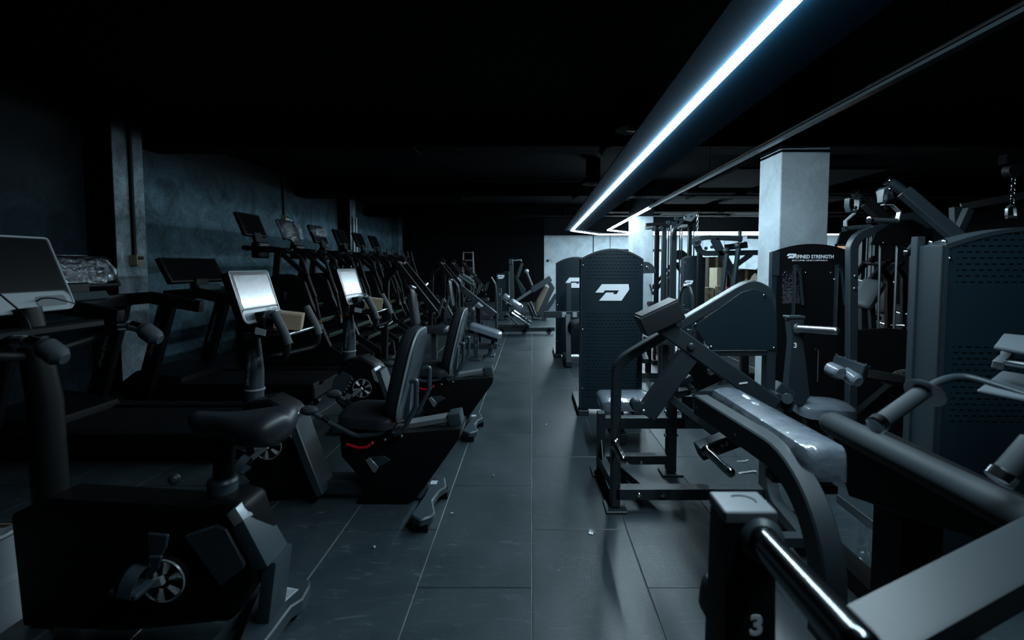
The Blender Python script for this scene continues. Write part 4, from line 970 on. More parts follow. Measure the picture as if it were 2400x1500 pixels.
def console(parent, top, bot, y0, y1, m_screen, th=0.045, name='console'):
    """top/bot = (x, z) of the front face's upper and lower edge; the face looks towards +X"""
    T = V((top[0], 0, top[1])); B = V((bot[0], 0, bot[1])); up = (T - B); H = up.length; up.normalize(); Y = V((0, 1, 0)); n = Y.cross(up).normalized()
    if n.x < 0: n = -n
    W = y1 - y0; P = lambda u, v, d=0: B + Y * (y0 + u * W) + up * (v * H) + n * d
    def rr(u0, u1, v0, v1, r, d, lower_only=False):
        pts = []
        for (cu, cv, a0) in ((u0, v0, math.pi), (u1, v0, 1.5 * math.pi), (u1, v1, 0), (u0, v1, 0.5 * math.pi)):
            for k in range(5):
                t = a0 + math.pi / 2 * k / 4
                rr_ = r if (cv == v0 or not lower_only) else r * 0.35
                ox = (rr_ if cu == u0 else -rr_); oz = (rr_ if cv == v0 else -rr_)
                p = P(cu, cv, d) + Y * ox + up * oz + Y * (rr_ * math.cos(t)) + up * (rr_ * math.sin(t)); pts.append(p)
        return pts
    c = MB().prism(rr(0, 1, 0, 1, 0.035, 0.0, True), n * -th).build(name, 'plastic', parent, bev=0.008, bseg=2)
    rimo = rr(0.0, 1.0, 0.0, 1, 0.035, 0.001, True)
    MB().tube(rimo, 0.0045, seg=6, closed=True).build('bezel_edge', 'silver', c, bev=0)
    MB().prism(rr(0.01, 0.99, 0.01, 0.25, 0.03, 0.002), n * -0.003).build('lower_bezel', 'bezel', c, bev=0)
    MB().prism(rr(0.02, 0.98, 0.27, 0.985, 0.006, 0.0025), n * -0.003).build('screen_border', 'screenoff', c, bev=0)
    MB().prism(rr(0.065, 0.935, 0.29, 0.92, 0.003, 0.004), n * -0.002).build('screen', m_screen, c, bev=0)
    for u in (0.06, 0.68):
        MB().prism(rr(u, u + 0.26, 0.05, 0.19, 0.016, 0.004), n * -0.003).build('speaker_button', 'shell', c, bev=0)
    return c
def recumbent(label):
    Y0 = 2.98
    t = thing('recumbent_bike', label, 'exercise bike', (-1.1, Y0, 0), 'recumbent bikes along the aisle')
    A = lambda px_, py_, y=2.84: at(px_, py_, y)
    MB().prism([A(1080, 1005), A(1077, 1028), A(990, 1150), A(955, 1185), A(835, 1180), A(862, 1142), A(800, 1070), A(795, 1020), A(850, 992), A(940, 1015)], (0, 0.26, 0)).build('rear_body', 'plastic', t, bev=0.012, bseg=2)
    # front housing and step-through frame
    hs = [A(540, 985), A(575, 945), A(620, 940), A(664, 962), A(688, 990), A(740, 1165), A(620, 1185), A(530, 1090)]
    MB().prism([p + V((0, 0.03, 0)) for p in hs], (0, 0.20, 0)).build('front_housing', 'plastic', t, bev=0.04, bseg=3)
    MB().prism([A(536, 1010, 2.862), A(566, 985, 2.862), A(600, 1005, 2.862), A(572, 1062, 2.862), A(530, 1040, 2.862)], (0, 0.012, 0)).build('side_panel', 'shell', t, bev=0.003)
    for k in range(5): MB().box(A(598 - k * 6, 1012 + k * 11, 2.858), (0.022, 0.006, 0.006), Matrix.Rotation(0.6, 3, 'Y')).build('vent_slot', 'silver', t, bev=0)
    MB().prism([A(655, 985, 2.80), A(668, 975, 2.80), A(690, 1000, 2.80), A(684, 1030, 2.80), A(668, 1020, 2.80)], (0, 0.14, 0)).build('leg_cap', 'silver', t, bev=0.008)
    MB().prism([A(668, 985, 2.80), A(690, 985, 2.80), A(757, 1160, 2.80), A(742, 1168, 2.80), A(715, 1108, 2.80)], (0, 0.18, 0)).build('sloping_leg', 'shell', t, bev=0.006)
    a = A(735, 1160, 2.95); b = A(880, 1160, 2.95)
    MB().rect([(a.x, 2.96, 0.075), (-0.85, 2.96, 0.075)], 0.14, 0.085, side=(0, 1, 0)).build('floor_beam', 'frame', t, bev=0.008)
    MB().tube([A(733, 1160, 2.86) + V((0, 0, 0.03)), A(757, 1143, 2.95) + V((0, 0, 0.02))], 0.005, seg=6).build('trim_line', 'silver', t, bev=0)
    MB().pz([(-1.72, 2.66), (-1.60, 2.66), (-1.57, 2.86), (-1.57, 3.10), (-1.60, 3.30), (-1.72, 3.30), (-1.74, 3.1), (-1.74, 2.86)], 0.02, 0.075).build('front_foot', 'shell', t, bev=0.01)
    # mast, collar and console
    m0, m1 = A(596, 935, Y0), A(598, 800, Y0)
    MB().tube([m0 + V((0, 0, -0.05)), m0, m0.lerp(m1, 0.5), m1 + V((-0.02, 0, 0.05))], 0.052, seg=18, scale=[1.15, 1.05, 1.0, 0.85]).build('mast', 'frame', t, bev=0)
    MB().lathe(A(597, 914, Y0), (0, 0, 1), [(0.056, 0), (0.059, 0.003), (0.059, 0.010), (0.055, 0.013)], 22).build('mast_collar', 'silver', t, bev=0)
    text_part('mast_lettering', 'DEFINED STRENGTH', A(583, 868, Y0 - 0.055), V((0.12, 0, 1)), V((-1, 0, 0.12)), 0.020, 'bezel', t)
    console(t, (-1.695, 1.36), (-1.610, 1.065), 2.785, 3.195, 'screen')
    MB().b2(-1.64, -1.56, 2.9, 3.06, 0.99, 1.12).build('console_neck', 'plastic', t, bev=0.01)
    MB().b2(-1.60, -1.40, 2.80, 3.20, 0.985, 1.0).build('tray', 'plastic', t, bev=0.004)
    MB().tube([(-1.40, 2.80, 1.0), (-1.40, 3.20, 1.0)], 0.006, seg=8).build('tray_lip', 'silver', t, bev=0)
    for y in (2.80, 3.20):
        pts = [(-1.452, y, 1.125), (-1.40, y, 1.02), (-1.375, y, 0.94), (-1.40, y, 0.87), (-1.58, 2.98, 0.84)]
        MB().tube(pts, 0.017, seg=10, fil=0.09, nf=5).build('handlebar', 'dark', t, bev=0)
        MB().tube(fillet([(-1.455, y, 1.13), (-1.40, y, 1.02), (-1.377, y, 0.95)], 0.2, 6), 0.025, seg=14).build('handle_grip', 'rubber', t, bev=0)
    crank_disc(t, A(628, 1045, 2.80), 0.080)
    c = A(628, 1045, 2.78)
    MB().rect([c, c + V((-0.13, -0.0, -0.10))], 0.02, 0.03, side=(0, 1, 0)).build('crank_arm', 'silver', t)
    pedal(t, c + V((-0.13, -0.06, -0.10)), 0.5)
    c2 = A(628, 1045, 3.16); MB().rect([c2, c2 + V((0.13, 0, 0.10))], 0.02, 0.03, side=(0, 1, 0)).build('crank_arm', 'silver', t)
    pedal(t, c2 + V((0.13, 0.06, 0.10)), 0.5)
    # seat
    MB().pad((-1.13, Y0, 0.475), (-0.80, Y0, 0.455), 0.36, 0.07, r=0.07, w1=0.42).build('seat', 'vinyl', t, bev=0)
    bx0, bz0, bx1, bz1 = -0.795, 0.475, -0.665, 1.02
    T = V((bx1, 0, bz1)); B = V((bx0, 0, bz0)); up = (T - B).normalized(); Hh = (T - B).length; nn = V((up.z, 0, -up.x))
    ring = []
    for k in range(28):
        a_ = 2 * math.pi * k / 28; ca, sa = math.cos(a_), math.sin(a_)
        u = math.copysign(abs(ca) ** 0.55, ca) * 0.205; v_ = (math.copysign(abs(sa) ** 0.5, sa) * 0.5 + 0.5) * Hh
        u *= 0.86 + 0.14 * min(1, (1.15 - v_ / Hh) * 2.2)
        ring.append((u, v_))
    def rg(s_, d): return [B + V((0, Y0, 0)) + V((0, u * s_, 0)) + up * (Hh / 2 + (v_ - Hh / 2) * s_) + nn * d for u, v_ in ring]
    bk = MB().loft([rg(0.9, 0.0), rg(1, -0.01), rg(1, -0.05), rg(0.93, -0.072), rg(0.6, -0.08)]).build('backrest', 'vinyl', t, bev=0, ang=50)
    MB().loft([rg(0.97, -0.002), rg(0.98, 0.014), rg(0.88, 0.022), rg(0.84, 0.016)]).build('back_shell', 'shell', bk, bev=0, ang=50)
    MB().tube(rg(0.99, 0.006), 0.0075, seg=8, closed=True).build('piping', 'bezel', bk, bev=0)
    MB().rect([(-0.76, Y0, 0.40), (-0.735, Y0, 0.70)], 0.06, 0.03, side=(0, 1, 0)).build('back_bracket', 'shell', t)
    for y in (2.80, 3.16):
        MB().tube([(-0.695, y, 0.735), (-0.655, y, 0.75), (-0.66, y, 0.60), (-0.735, y, 0.45), (-0.80, y, 0.42), (-0.81, 2.98, 0.42)], 0.014, seg=10, fil=0.04, nf=4).build('back_handle', 'shell', t, bev=0)
        p = [(-0.83, y, 0.47), (-0.87, y, 0.435), (-1.0, y, 0.42), (-1.16, y, 0.50), (-1.25, y, 0.56)]
        MB().tube(p, 0.015, seg=10, fil=0.08, nf=5).build('side_handlebar', 'shell', t, bev=0)
        MB().tube([(-1.16, y, 0.50), (-1.20, y, 0.526)], 0.018, seg=10).build('grip_sensor', 'chrome', t, bev=0)
        MB().ball((-1.27, y, 0.57), 0.035, sq=(1.5, 1, 0.8)).build('handle_tip', 'rubber', t, bev=0)
    # seat slide rail with end cap
    r0, r1 = V((-0.83, Y0, 0.395)), V((-0.475, Y0, 0.455))
    MB().sweep([r0, r1], [(-0.055, -0.04), (0.055, -0.04), (0.055, -0.012), (0.045, -0.004), (0.045, 0.006), (0.055, 0.012), (0.055, 0.04), (-0.055, 0.04), (-0.055, 0.012), (-0.045, 0.006), (-0.045, -0.004), (-0.055, -0.012)], side=(0, 1, 0)).build('seat_rail', 'alu', t, bev=0)
    dd = (r1 - r0).normalized()
    MB().rect([r1 - dd * 0.02, r1 + dd * 0.055], 0.135, 0.115, side=(0, 1, 0)).build('rail_cap', 'shell', t, bev=0.012, bseg=2)
    MB().prism([(-1.06, 2.895, 0.40), (-0.80, 2.895, 0.44), (-0.77, 2.895, 0.335), (-1.04, 2.895, 0.325)], (0, 0.17, 0)).build('seat_carriage', 'plastic', t, bev=0.006)
    for px_, py_ in ((902, 1031), (941, 1022)): bolt(MB(), A(px_, py_, 2.83), (0, -1, 0), 0.009, 0.006).build('bolt', 'steel', t, bev=0)
    lv = [A(812, 1041, 2.80), A(838, 1050, 2.79), A(858, 1049, 2.79), A(872, 1040, 2.80)]
    MB().tube(fillet(lv, 0.03, 3), 0.0095, seg=10, scale=None).build('red_lever', 'red', t, bev=0)['label'] = 'red adjustment lever'
    MB().ball(A(872, 1039, 2.80), 0.013).build('red_knob', 'red', t, bev=0)
    # cut-out handle in the rear body
    MB().prism([A(857, 1078, 2.838), A(868, 1072, 2.838), A(888, 1094, 2.838), A(880, 1107, 2.838), A(875, 1106, 2.838)], (0, -0.008, 0)).build('recess_edge', 'alu', t, bev=0.002)
    MB().prism([A(869, 1071, 2.838), A(900, 1068, 2.838), A(916, 1078, 2.838), A(889, 1094, 2.838)], (0, -0.004, 0)).build('recess', 'shell', t, bev=0.001)
    # rear foot bar
    top = [(1043, 1117), (1046, 1140), (1030, 1150), (1014, 1172), (1020, 1200), (1012, 1209), (984, 1218), (962, 1206), (994, 1160), (1006, 1137), (1030, 1120)]
    MB().prism([fl(a_, b_, 0.085) for a_, b_ in top], (0, 0, -0.045)).build('rear_foot', 'shell', t, bev=0.008)
    for (px_, py_) in ((988, 1204), (1035, 1132)):
        q = fl(px_, py_, 0.085); MB().b2(q.x - 0.04, q.x + 0.04, q.y - 0.035, q.y + 0.035, 0.0, 0.045).build('foot_pad', 'dark', t)
    q = fl(1017, 1131, 0.0855); MB().box((q.x, q.y, 0.0862), (0.04, 0.05, 0.001)).build('sticker', 'label', t, bev=0)
    MB().tube([A(985, 1158, 2.93), A(992, 1128, 2.93)], 0.05, seg=14, scale=[1, 0.7]).build('foot_joint', 'shell', t, bev=0)
    return t
rb1 = recumbent('nearest black recumbent exercise bike, filmed screen bright, with a red lever')
rb2 = dup(rb1, (0.085, 1.335, 0), 'second black recumbent exercise bike with filmed screen, just behind the nearest recumbent')
def tray_box(off, label, label2):
    o = V(off)
    t = thing('cardboard_box', label, 'box', V((-1.47, 3.02, 1.0)) + o)
    rot = Matrix.Rotation(0.35, 3, 'Z') @ Matrix.Rotation(0.15, 3, 'Y')
    MB().box(V((-1.475, 3.02, 1.062)) + o, (0.15, 0.20, 0.095), rot).build('carton', 'card', t, bev=0.004)
    MB().box(V((-1.475, 3.02, 1.063)) + o, (0.152, 0.045, 0.097), rot).build('tape', 'palecard', t, bev=0)
    f_ = thing('plastic_bag', label2, 'bag', V((-1.53, 2.93, 1.0)) + o)
    mb = MB(); n = 9
    for i in range(n):
        for j in range(n):
            u, v_ = i / (n - 1), j / (n - 1)
            mb.v.append(V((-1.575 + 0.13 * u + random.uniform(-.012, .012) + 0.02 * math.sin(v_ * 9), 2.84 + 0.19 * v_ + random.uniform(-.01, .01), 1.03 + 0.12 * math.sin(math.pi * (0.2 + 0.75 * u)) * (0.5 + 0.5 * math.sin(math.pi * v_)) + random.uniform(-.012, .012))) + o)
    for i in range(n - 1):
        for j in range(n - 1): mb.f.append([i * n + j, (i + 1) * n + j, (i + 1) * n + j + 1, i * n + j + 1])
    mb.build('crumpled_film', 'film', f_, bev=0)
    return t
tray_box((0, 0, 0), 'small brown box on the tray of the nearest recumbent bike', 'crumpled clear bag on the tray of the nearest recumbent bike')
tray_box((0.085, 1.335, 0), 'small brown box on the tray of the second recumbent bike', 'crumpled clear bag on the tray of the second recumbent bike')
for off, lb in (((0, 0, 0), 'white paper tag lying at the near corner of the nearest recumbent bike tray'), ((0.085, 1.335, 0), 'white paper tag at the near corner of the second recumbent bike tray')):
    mb = MB(); q = V((-1.53, 2.795, 1.022)) + V(off)
    mb.box(q, (0.06, 0.006, 0.035), Matrix.Rotation(0.25, 3, 'Y'))
    mb.box(q + V((0.0, 0.004, -0.012)), (0.05, 0.012, 0.01)); tag(mb.build('paper_tag', 'label', bev=0), lb, 'tag')

# upright bike, nearest the camera
Y0 = 1.82
ub = thing('upright_bike', 'black upright exercise bike with smooth saddle and dark screen, nearest the camera', 'exercise bike', (-1.3, Y0, 0))
A = lambda px_, py_, y=1.70: at(px_, py_, y)
MB().py([(-1.86, 0.08), (-1.88, 0.50), (-1.74, 0.56), (-1.25, 0.53), (-1.10, 0.56), (-1.03, 0.54), (-0.99, 0.40), (-1.00, 0.24), (-1.10, 0.10), (-1.5, 0.06)], 1.74, 1.89).build('main_body', 'plastic', ub, bev=0.03, bseg=3)
sp = [(-1.045, Y0, 0.555), (-0.955, Y0, 0.345)]
e0, e1, e2, e3 = at(570, 1219, 1.70), at(628, 1330, 1.715), at(678, 1277, 1.885), at(624, 1186, 1.885)
MB().prism([e0, e1, e2, e3], (-0.05, 0, -0.02)).build('rear_shroud', 'shell', ub, bev=0.012, bseg=2)
s0, s1, s2, s3 = at(552, 1190, 1.70), at(571, 1220, 1.695), at(629, 1187, 1.888), at(600, 1144, 1.888)
sc = MB().prism([s0, s1, s2, s3], (-0.035, 0, -0.025)).build('shroud_cap', 'silver', ub, bev=0.008, bseg=2)
ms = (s0 + s1 + s2 + s3) / 4; nn = (s1 - s0).cross(s3 - s0).normalized()
if nn.x < 0: nn = -nn
uu = (s2 - s1).normalized(); vv = (s0 - s1).normalized()
w0 = s1.lerp(s2, 0.5) + vv * 0.012
MB().prism([w0 - uu * 0.055 + nn * 0.001, w0 + uu * 0.055 + nn * 0.001, w0 + uu * 0.05 + vv * 0.022 + nn * 0.001, w0 - uu * 0.02 + vv * 0.028 + nn * 0.001], nn * -0.002).build('cap_recess', 'alu', sc, bev=0)
for k in range(5): MB().box(w0 + uu * (-0.034 + k * 0.017) + vv * 0.009 + nn * 0.002, (0.007, 0.007, 0.007)).build('vent_slot', 'dark', sc, bev=0)
MB().rect([(-0.955, Y0, 0.32), (-0.99, Y0, 0.08)], 0.13, 0.05, side=(0, 1, 0)).build('rear_leg', 'shell', ub, bev=0.012, bseg=2)
top = [(632, 1337), (700, 1352), (728, 1359), (726, 1373), (710, 1403), (683, 1420), (640, 1478), (600, 1530), (540, 1600), (520, 1590), (560, 1500), (590, 1421), (620, 1352)]
MB().prism([fl(a_, b_, 0.085) for a_, b_ in top], (0, 0, -0.055)).build('rear_foot', 'shell', ub, bev=0.006)
for px_, py_ in ((700, 1375), (600, 1500)):
    q = fl(px_, py_, 0.07); MB().b2(q.x - 0.05, q.x + 0.03, q.y - 0.03, q.y + 0.03, 0, 0.035).build('foot_pad', 'dark', ub)
for (px_, py_, sx, sy) in ((671, 1393, 0.055, 0.075), (629, 1442, 0.018, 0.035)):
    q = fl(px_, py_, 0.0855)
    st_ = MB().box((q.x, q.y, 0.0864), (sx, sy, 0.001), Matrix.Rotation(-0.25, 3, 'Z')).build('sticker', 'label', ub, bev=0)
    if sx > 0.03:
        for k in range(5): MB().box((q.x - 0.018 + k * 0.009, q.y + 0.004, 0.0871), (0.003, 0.05, 0.0004), Matrix.Rotation(-0.25, 3, 'Z')).build('print_line', 'ink', st_, bev=0)
pl = [A(430, 1258, 1.705), A(505, 1233, 1.705), A(530, 1241, 1.705), A(573, 1324, 1.705), A(570, 1333, 1.705), A(516, 1376, 1.705)]
MB().prism(pl, (0, 0.02, 0)).build('side_panel', 'shell', ub, bev=0.004)
cd = crank_disc(ub, A(383, 1360, 1.69), 0.078)
MB().rect([A(383, 1360, 1.66), A(322, 1375, 1.66)], 0.02, 0.03, side=(0, 1, 0)).build('crank_arm', 'silver', ub)
pedal(ub, A(310, 1378, 1.61), 0.2)
MB().prism([A(345, 1250, 1.64), A(393, 1255, 1.64), A(388, 1285, 1.64), A(372, 1310, 1.64), A(348, 1300, 1.64)], (0, 0.012, 0)).build('strap_wide', 'shell', ub, bev=0.003)
MB().prism([A(345, 1305, 1.62), A(378, 1305, 1.62), A(370, 1335, 1.62), A(340, 1362, 1.62), A(334, 1358, 1.62), A(352, 1330, 1.62)], (0, 0.012, 0)).build('strap_end', 'shell', ub, bev=0.003)
# saddle and post
MB().tube([(-1.155, Y0, 0.56), (-1.135, Y0, 0.83)], 0.036, seg=16).build('seat_post', 'dark', ub, bev=0)
MB().lathe((-1.155, Y0, 0.585), (0, 0, 1), [(0.05, -0.03), (0.052, 0.01), (0.046, 0.02), (0.038, 0.024)], 20).build('post_collar', 'shell', ub, bev=0)
MB().ball((-1.27, 1.73, 0.64), 0.02).build('pop_knob', 'shell', ub, bev=0)
rg_ = []
for k in range(15):
    u = k / 14; x = -1.27 + u * 0.375
    w_ = 0.036 + 0.098 * (1 / (1 + math.exp(-(u - 0.48) * 11)))
    zt = 0.862 + 0.018 * u ** 2 - 0.012 * math.sin(math.pi * u) ; th_k = 0.065 + 0.050 * u
    e = 1.0
    if u > 0.86: e = math.sqrt(max(0.02, 1 - ((u - 0.86) / 0.15) ** 2))
    if u < 0.08: e = math.sqrt(max(0.05, 1 - ((0.08 - u) / 0.085) ** 2))
    sec = []
    for j in range(16):
        a_ = 2 * math.pi * j / 16; ca, sa = math.cos(a_), math.sin(a_)
        dip = -0.010 * math.exp(-(ca / 0.28) ** 2) * (1 if sa > 0 else 0) * (0.4 + u)
        sec.append(V((x, Y0 + ca * w_ * e, zt - th_k * 0.5 + (math.copysign(abs(sa) ** 0.8, sa) * th_k * (0.5 if sa > 0 else 0.75)) * e + dip)))
    rg_.append(sec)
MB().loft(rg_).build('saddle', 'vinyl', ub, bev=0, ang=60)
MB().tube([(-1.80, Y0, 0.45), (-1.80, Y0, 0.90), (-1.85, Y0, 1.24)], 0.052, seg=18, scale=[1.05, 1, 0.8]).build('mast', 'plastic', ub, bev=0)
console(ub, (-1.965, 1.505), (-1.862, 1.225), 1.56, 2.03, 'screenoff', th=0.05)
for y in (1.62, 2.04):
    MB().tube([(-1.84, Y0, 1.06), (-1.80, y, 1.10), (-1.70, y, 1.155), (-1.60, y, 1.135), (-1.56, y, 1.10)], 0.017, seg=10, fil=0.05).build('handlebar', 'dark', ub, bev=0)
    MB().tube([(-1.69, y, 1.148), (-1.655, y, 1.15)], 0.021, seg=14).build('pulse_sensor', 'chrome', ub, bev=0)
    MB().tube([(-1.645, y, 1.149), (-1.605, y, 1.137)], 0.021, seg=14).build('pulse_sensor', 'chrome', ub, bev=0)
    MB().tube([(-1.61, y, 1.14), (-1.59, y, 1.13), (-1.55, y, 1.10), (-1.53, y, 1.09)], 0.034, seg=14, scale=[0.6, 1, 1, 0.55]).build('grip_bulb', 'rubber', ub, bev=0)
MB().rect([(-1.82, 1.62, 1.16), (-1.82, 2.06, 1.16)], 0.10, 0.03, side=(1, 0, 0)).build('tray', 'plastic', ub, bev=0.006)
cb = MB(); cb.tube([A(0, 690, 1.62), A(60, 740, 1.60), A(72, 772, 1.6)], 0.003, seg=6, fil=0.1); cb.build('cable', 'dark', ub, bev=0)
cb = MB(); cb.tube([A(70, 735, 1.9), A(90, 700, 1.88), A(120, 697, 1.88), A(178, 712, 1.95)], 0.003, seg=6, fil=0.05); cb.build('cable', 'dark', ub, bev=0)
MB().pz([(-1.92, 1.52), (-1.78, 1.52), (-1.76, 1.7), (-1.76, 1.95), (-1.78, 2.12), (-1.92, 2.12)], 0.02, 0.075).build('front_foot', 'shell', ub, bev=0.008)

# open box with a white liner at the lower left corner
bx = thing('waste_box', 'open brown box with a white plastic liner at the lower left corner', 'box', (-2.13, 1.98, 0))
q = at(0, 1300, 1.9)
for (x0, x1, y0, y1) in ((-2.30, -1.97, 1.83, 1.836), (-2.30, -1.97, 2.16, 2.166), (-2.306, -2.30, 1.83, 2.166), (-1.976, -1.97, 1.83, 2.166)):
    MB().b2(x0, x1, y0, y1, 0.0, 0.40).build('wall_board', 'card', bx, bev=0)
MB().b2(-2.30, -1.97, 1.83, 2.166, 0.0, 0.006).build('bottom_board', 'card', bx, bev=0)
mb = MB(); n = 12
for i in range(n):
    for j in range(n):
        u, v_ = i / (n - 1), j / (n - 1)
        e = max(abs(u - .5), abs(v_ - .5)) * 2
        z = 0.36 + 0.07 * e ** 2 - (0.22 if e > 0.95 else 0) + random.uniform(-0.012, 0.012) * (e < 0.9)
        k = 1.06 if e > 0.95 else 0.98
        mb.v.append(V((-2.138 + (u - .5) * 0.345 * k, 1.998 + (v_ - .5) * 0.35 * k, z)))
for i in range(n - 1):
    for j in range(n - 1): mb.f.append([i * n + j, (i + 1) * n + j, (i + 1) * n + j + 1, i * n + j + 1])
mb.build('liner', 'whiteplastic', bx, bev=0)

for (x0, x1, y0, y1, z0) in ((-1.969, -1.964, 1.84, 2.16, 0.02), (-2.30, -1.965, 1.820, 1.829, 0.10), (-1.975, -1.962, 1.826, 2.17, 0.24)):
    MB().b2(x0, x1, y0, y1, z0, 0.405).build('liner_overhang', 'whiteplastic', bx, bev=0)
for o_ in [bx] : o_.location = V(o_.location) + V((-0.03, -0.215, 0))
for ch in bx.children: ch.scale = (1, 1, 0.9)

# ------------------------------------------------------------------ treadmills by the left wall
def treadmill(yc, label, screen_up=True):
    t = thing('treadmill', label, 'treadmill', (-3.2, yc, 0), 'treadmills by the left wall')
    MB().b2(-4.05, -2.15, yc - 0.42, yc + 0.42, 0.06, 0.20).build('deck', 'plastic', t, bev=0.015)
    MB().b2(-3.5, -2.12, yc - 0.27, yc + 0.27, 0.195, 0.212).build('running_belt', 'dark', t, bev=0.004)
    for s in (-1, 1):
        MB().b2(-3.6, -2.15, yc + s * 0.36 - 0.07, yc + s * 0.36 + 0.07, 0.19, 0.225).build('side_rail', 'plastic', t, bev=0.008)
        MB().tube([(-2.16, yc + s * 0.3, 0.03), (-2.16, yc + s * 0.36, 0.03)], 0.03, seg=12).build('roller_foot', 'dark', t, bev=0)
        MB().b2(-4.0, -3.9, yc + s * 0.3 - 0.04, yc + s * 0.3 + 0.04, 0, 0.07).build('front_foot', 'dark', t)
        MB().rect([(-3.82, yc + s * 0.44, 0.10), (-3.55, yc + s * 0.44, 0.98), (-3.50, yc + s * 0.42, 1.12)], 0.07, 0.15, side=(0, 1, 0)).build('upright', 'plastic', t, bev=0.012)
        MB().rect([(-3.50, yc + s * 0.42, 1.10), (-3.25, yc + s * 0.42, 1.12), (-2.82, yc + s * 0.42, 1.04)], 0.07, 0.10, side=(0, 1, 0)).build('hand_rail', 'plastic', t, bev=0.02, bseg=2)
        text_part('upright_lettering', 'DEFINED STRENGTH', (-3.66, yc + s * 0.44 - 0.036, 0.68), V((0.3, 0, 1)), V((-1, 0, 0.3)), 0.036, 'alu', t)
    MB().loft([[(-4.12, yc - 0.36, 0.10), (-4.12, yc + 0.36, 0.10), (-4.12, yc + 0.34, 0.22), (-4.12, yc - 0.34, 0.22)],
               [(-3.95, yc - 0.42, 0.08), (-3.95, yc + 0.42, 0.08), (-3.95, yc + 0.36, 0.34), (-3.95, yc - 0.36, 0.34)],
               [(-3.50, yc - 0.42, 0.08), (-3.50, yc + 0.42, 0.08), (-3.50, yc + 0.34, 0.27), (-3.50, yc - 0.34, 0.27)]]).build('motor_hood', 'plastic', t, bev=0.02, bseg=2)
    MB().rect([(-3.50, yc - 0.45, 1.10), (-3.50, yc + 0.45, 1.10)], 0.16, 0.10, side=(1, 0, 0)).build('cross_panel', 'plastic', t, bev=0.02, bseg=2)
    MB().box((-3.42, yc, 1.155), (0.05, 0.34, 0.07), Matrix.Rotation(-0.5, 3, 'Y')).build('key_panel', 'shell', t, bev=0.008)
    MB().b2(-3.56, -3.48, yc - 0.1, yc + 0.1, 1.10, 1.26).build('console_neck', 'plastic', t, bev=0.01)
    T, B = V((-3.62, 0, 1.47)), V((-3.50, 0, 1.225)); up = (T - B).normalized(); n_ = V((up.z, 0, -up.x)); n_ = n_ if n_.x > 0 else -n_
    c = MB().prism([B + V((0, yc - 0.43, 0)), B + V((0, yc + 0.43, 0)), T + V((0, yc + 0.43, 0)), T + V((0, yc - 0.43, 0))], n_ * -0.05).build('console', 'plastic', t, bev=0.01, bseg=2)
    MB().prism([B + V((0, yc - 0.40, 0)) + up * 0.02 + n_ * 0.001, B + V((0, yc + 0.40, 0)) + up * 0.02 + n_ * 0.001, T + V((0, yc + 0.40, 0)) - up * 0.02 + n_ * 0.001, T + V((0, yc - 0.40, 0)) - up * 0.02 + n_ * 0.001], n_ * -0.003).build('screen', 'screenoff', c, bev=0)
    return t
tm1 = treadmill(5.28, 'black treadmill with wide blank screen just beyond the near pilaster')
tm0 = dup(tm1, (0, -1.45, 0), 'black treadmill at the far left, before the near pilaster')
def wrap(pos, size, label, name='plastic_wrap', m='film', seed=1):
    rnd = random.Random(seed); mb = MB(); n = 8; m_ = 12; vs = []
    c = V(pos)
    for i in range(n + 1):
        ph = math.pi * (0.08 + 0.84 * i / n)
        for k in range(m_):
            t = 2 * math.pi * k / m_
            sx = math.copysign(abs(math.cos(t)) ** 0.5, math.cos(t)) * math.sin(ph) ** 0.4; sy = math.copysign(abs(math.sin(t)) ** 0.5, math.sin(t)) * math.sin(ph) ** 0.4
            mb.v.append(c + V((size[0] * sx * 0.5 * rnd.uniform(0.9, 1.15) - (0.5 - i / n) * -0.0 + (i / n - 0.5) * size[2] * 0.4, size[1] * sy * 0.5 * rnd.uniform(0.95, 1.1), size[2] * 0.5 * math.cos(ph) + rnd.uniform(-.01, .01))))
    for i in range(n):
        for k in range(m_): mb.f.append([i * m_ + k, i * m_ + (k + 1) % m_, (i + 1) * m_ + (k + 1) % m_, (i + 1) * m_ + k])
    o = mb.build(name, m, bev=0); return tag(o, label, 'plastic wrap')
wrap((-3.57, 3.83, 1.355), (0.07, 0.88, 0.24), 'clear film wrapped round the far left treadmill screen', seed=3)

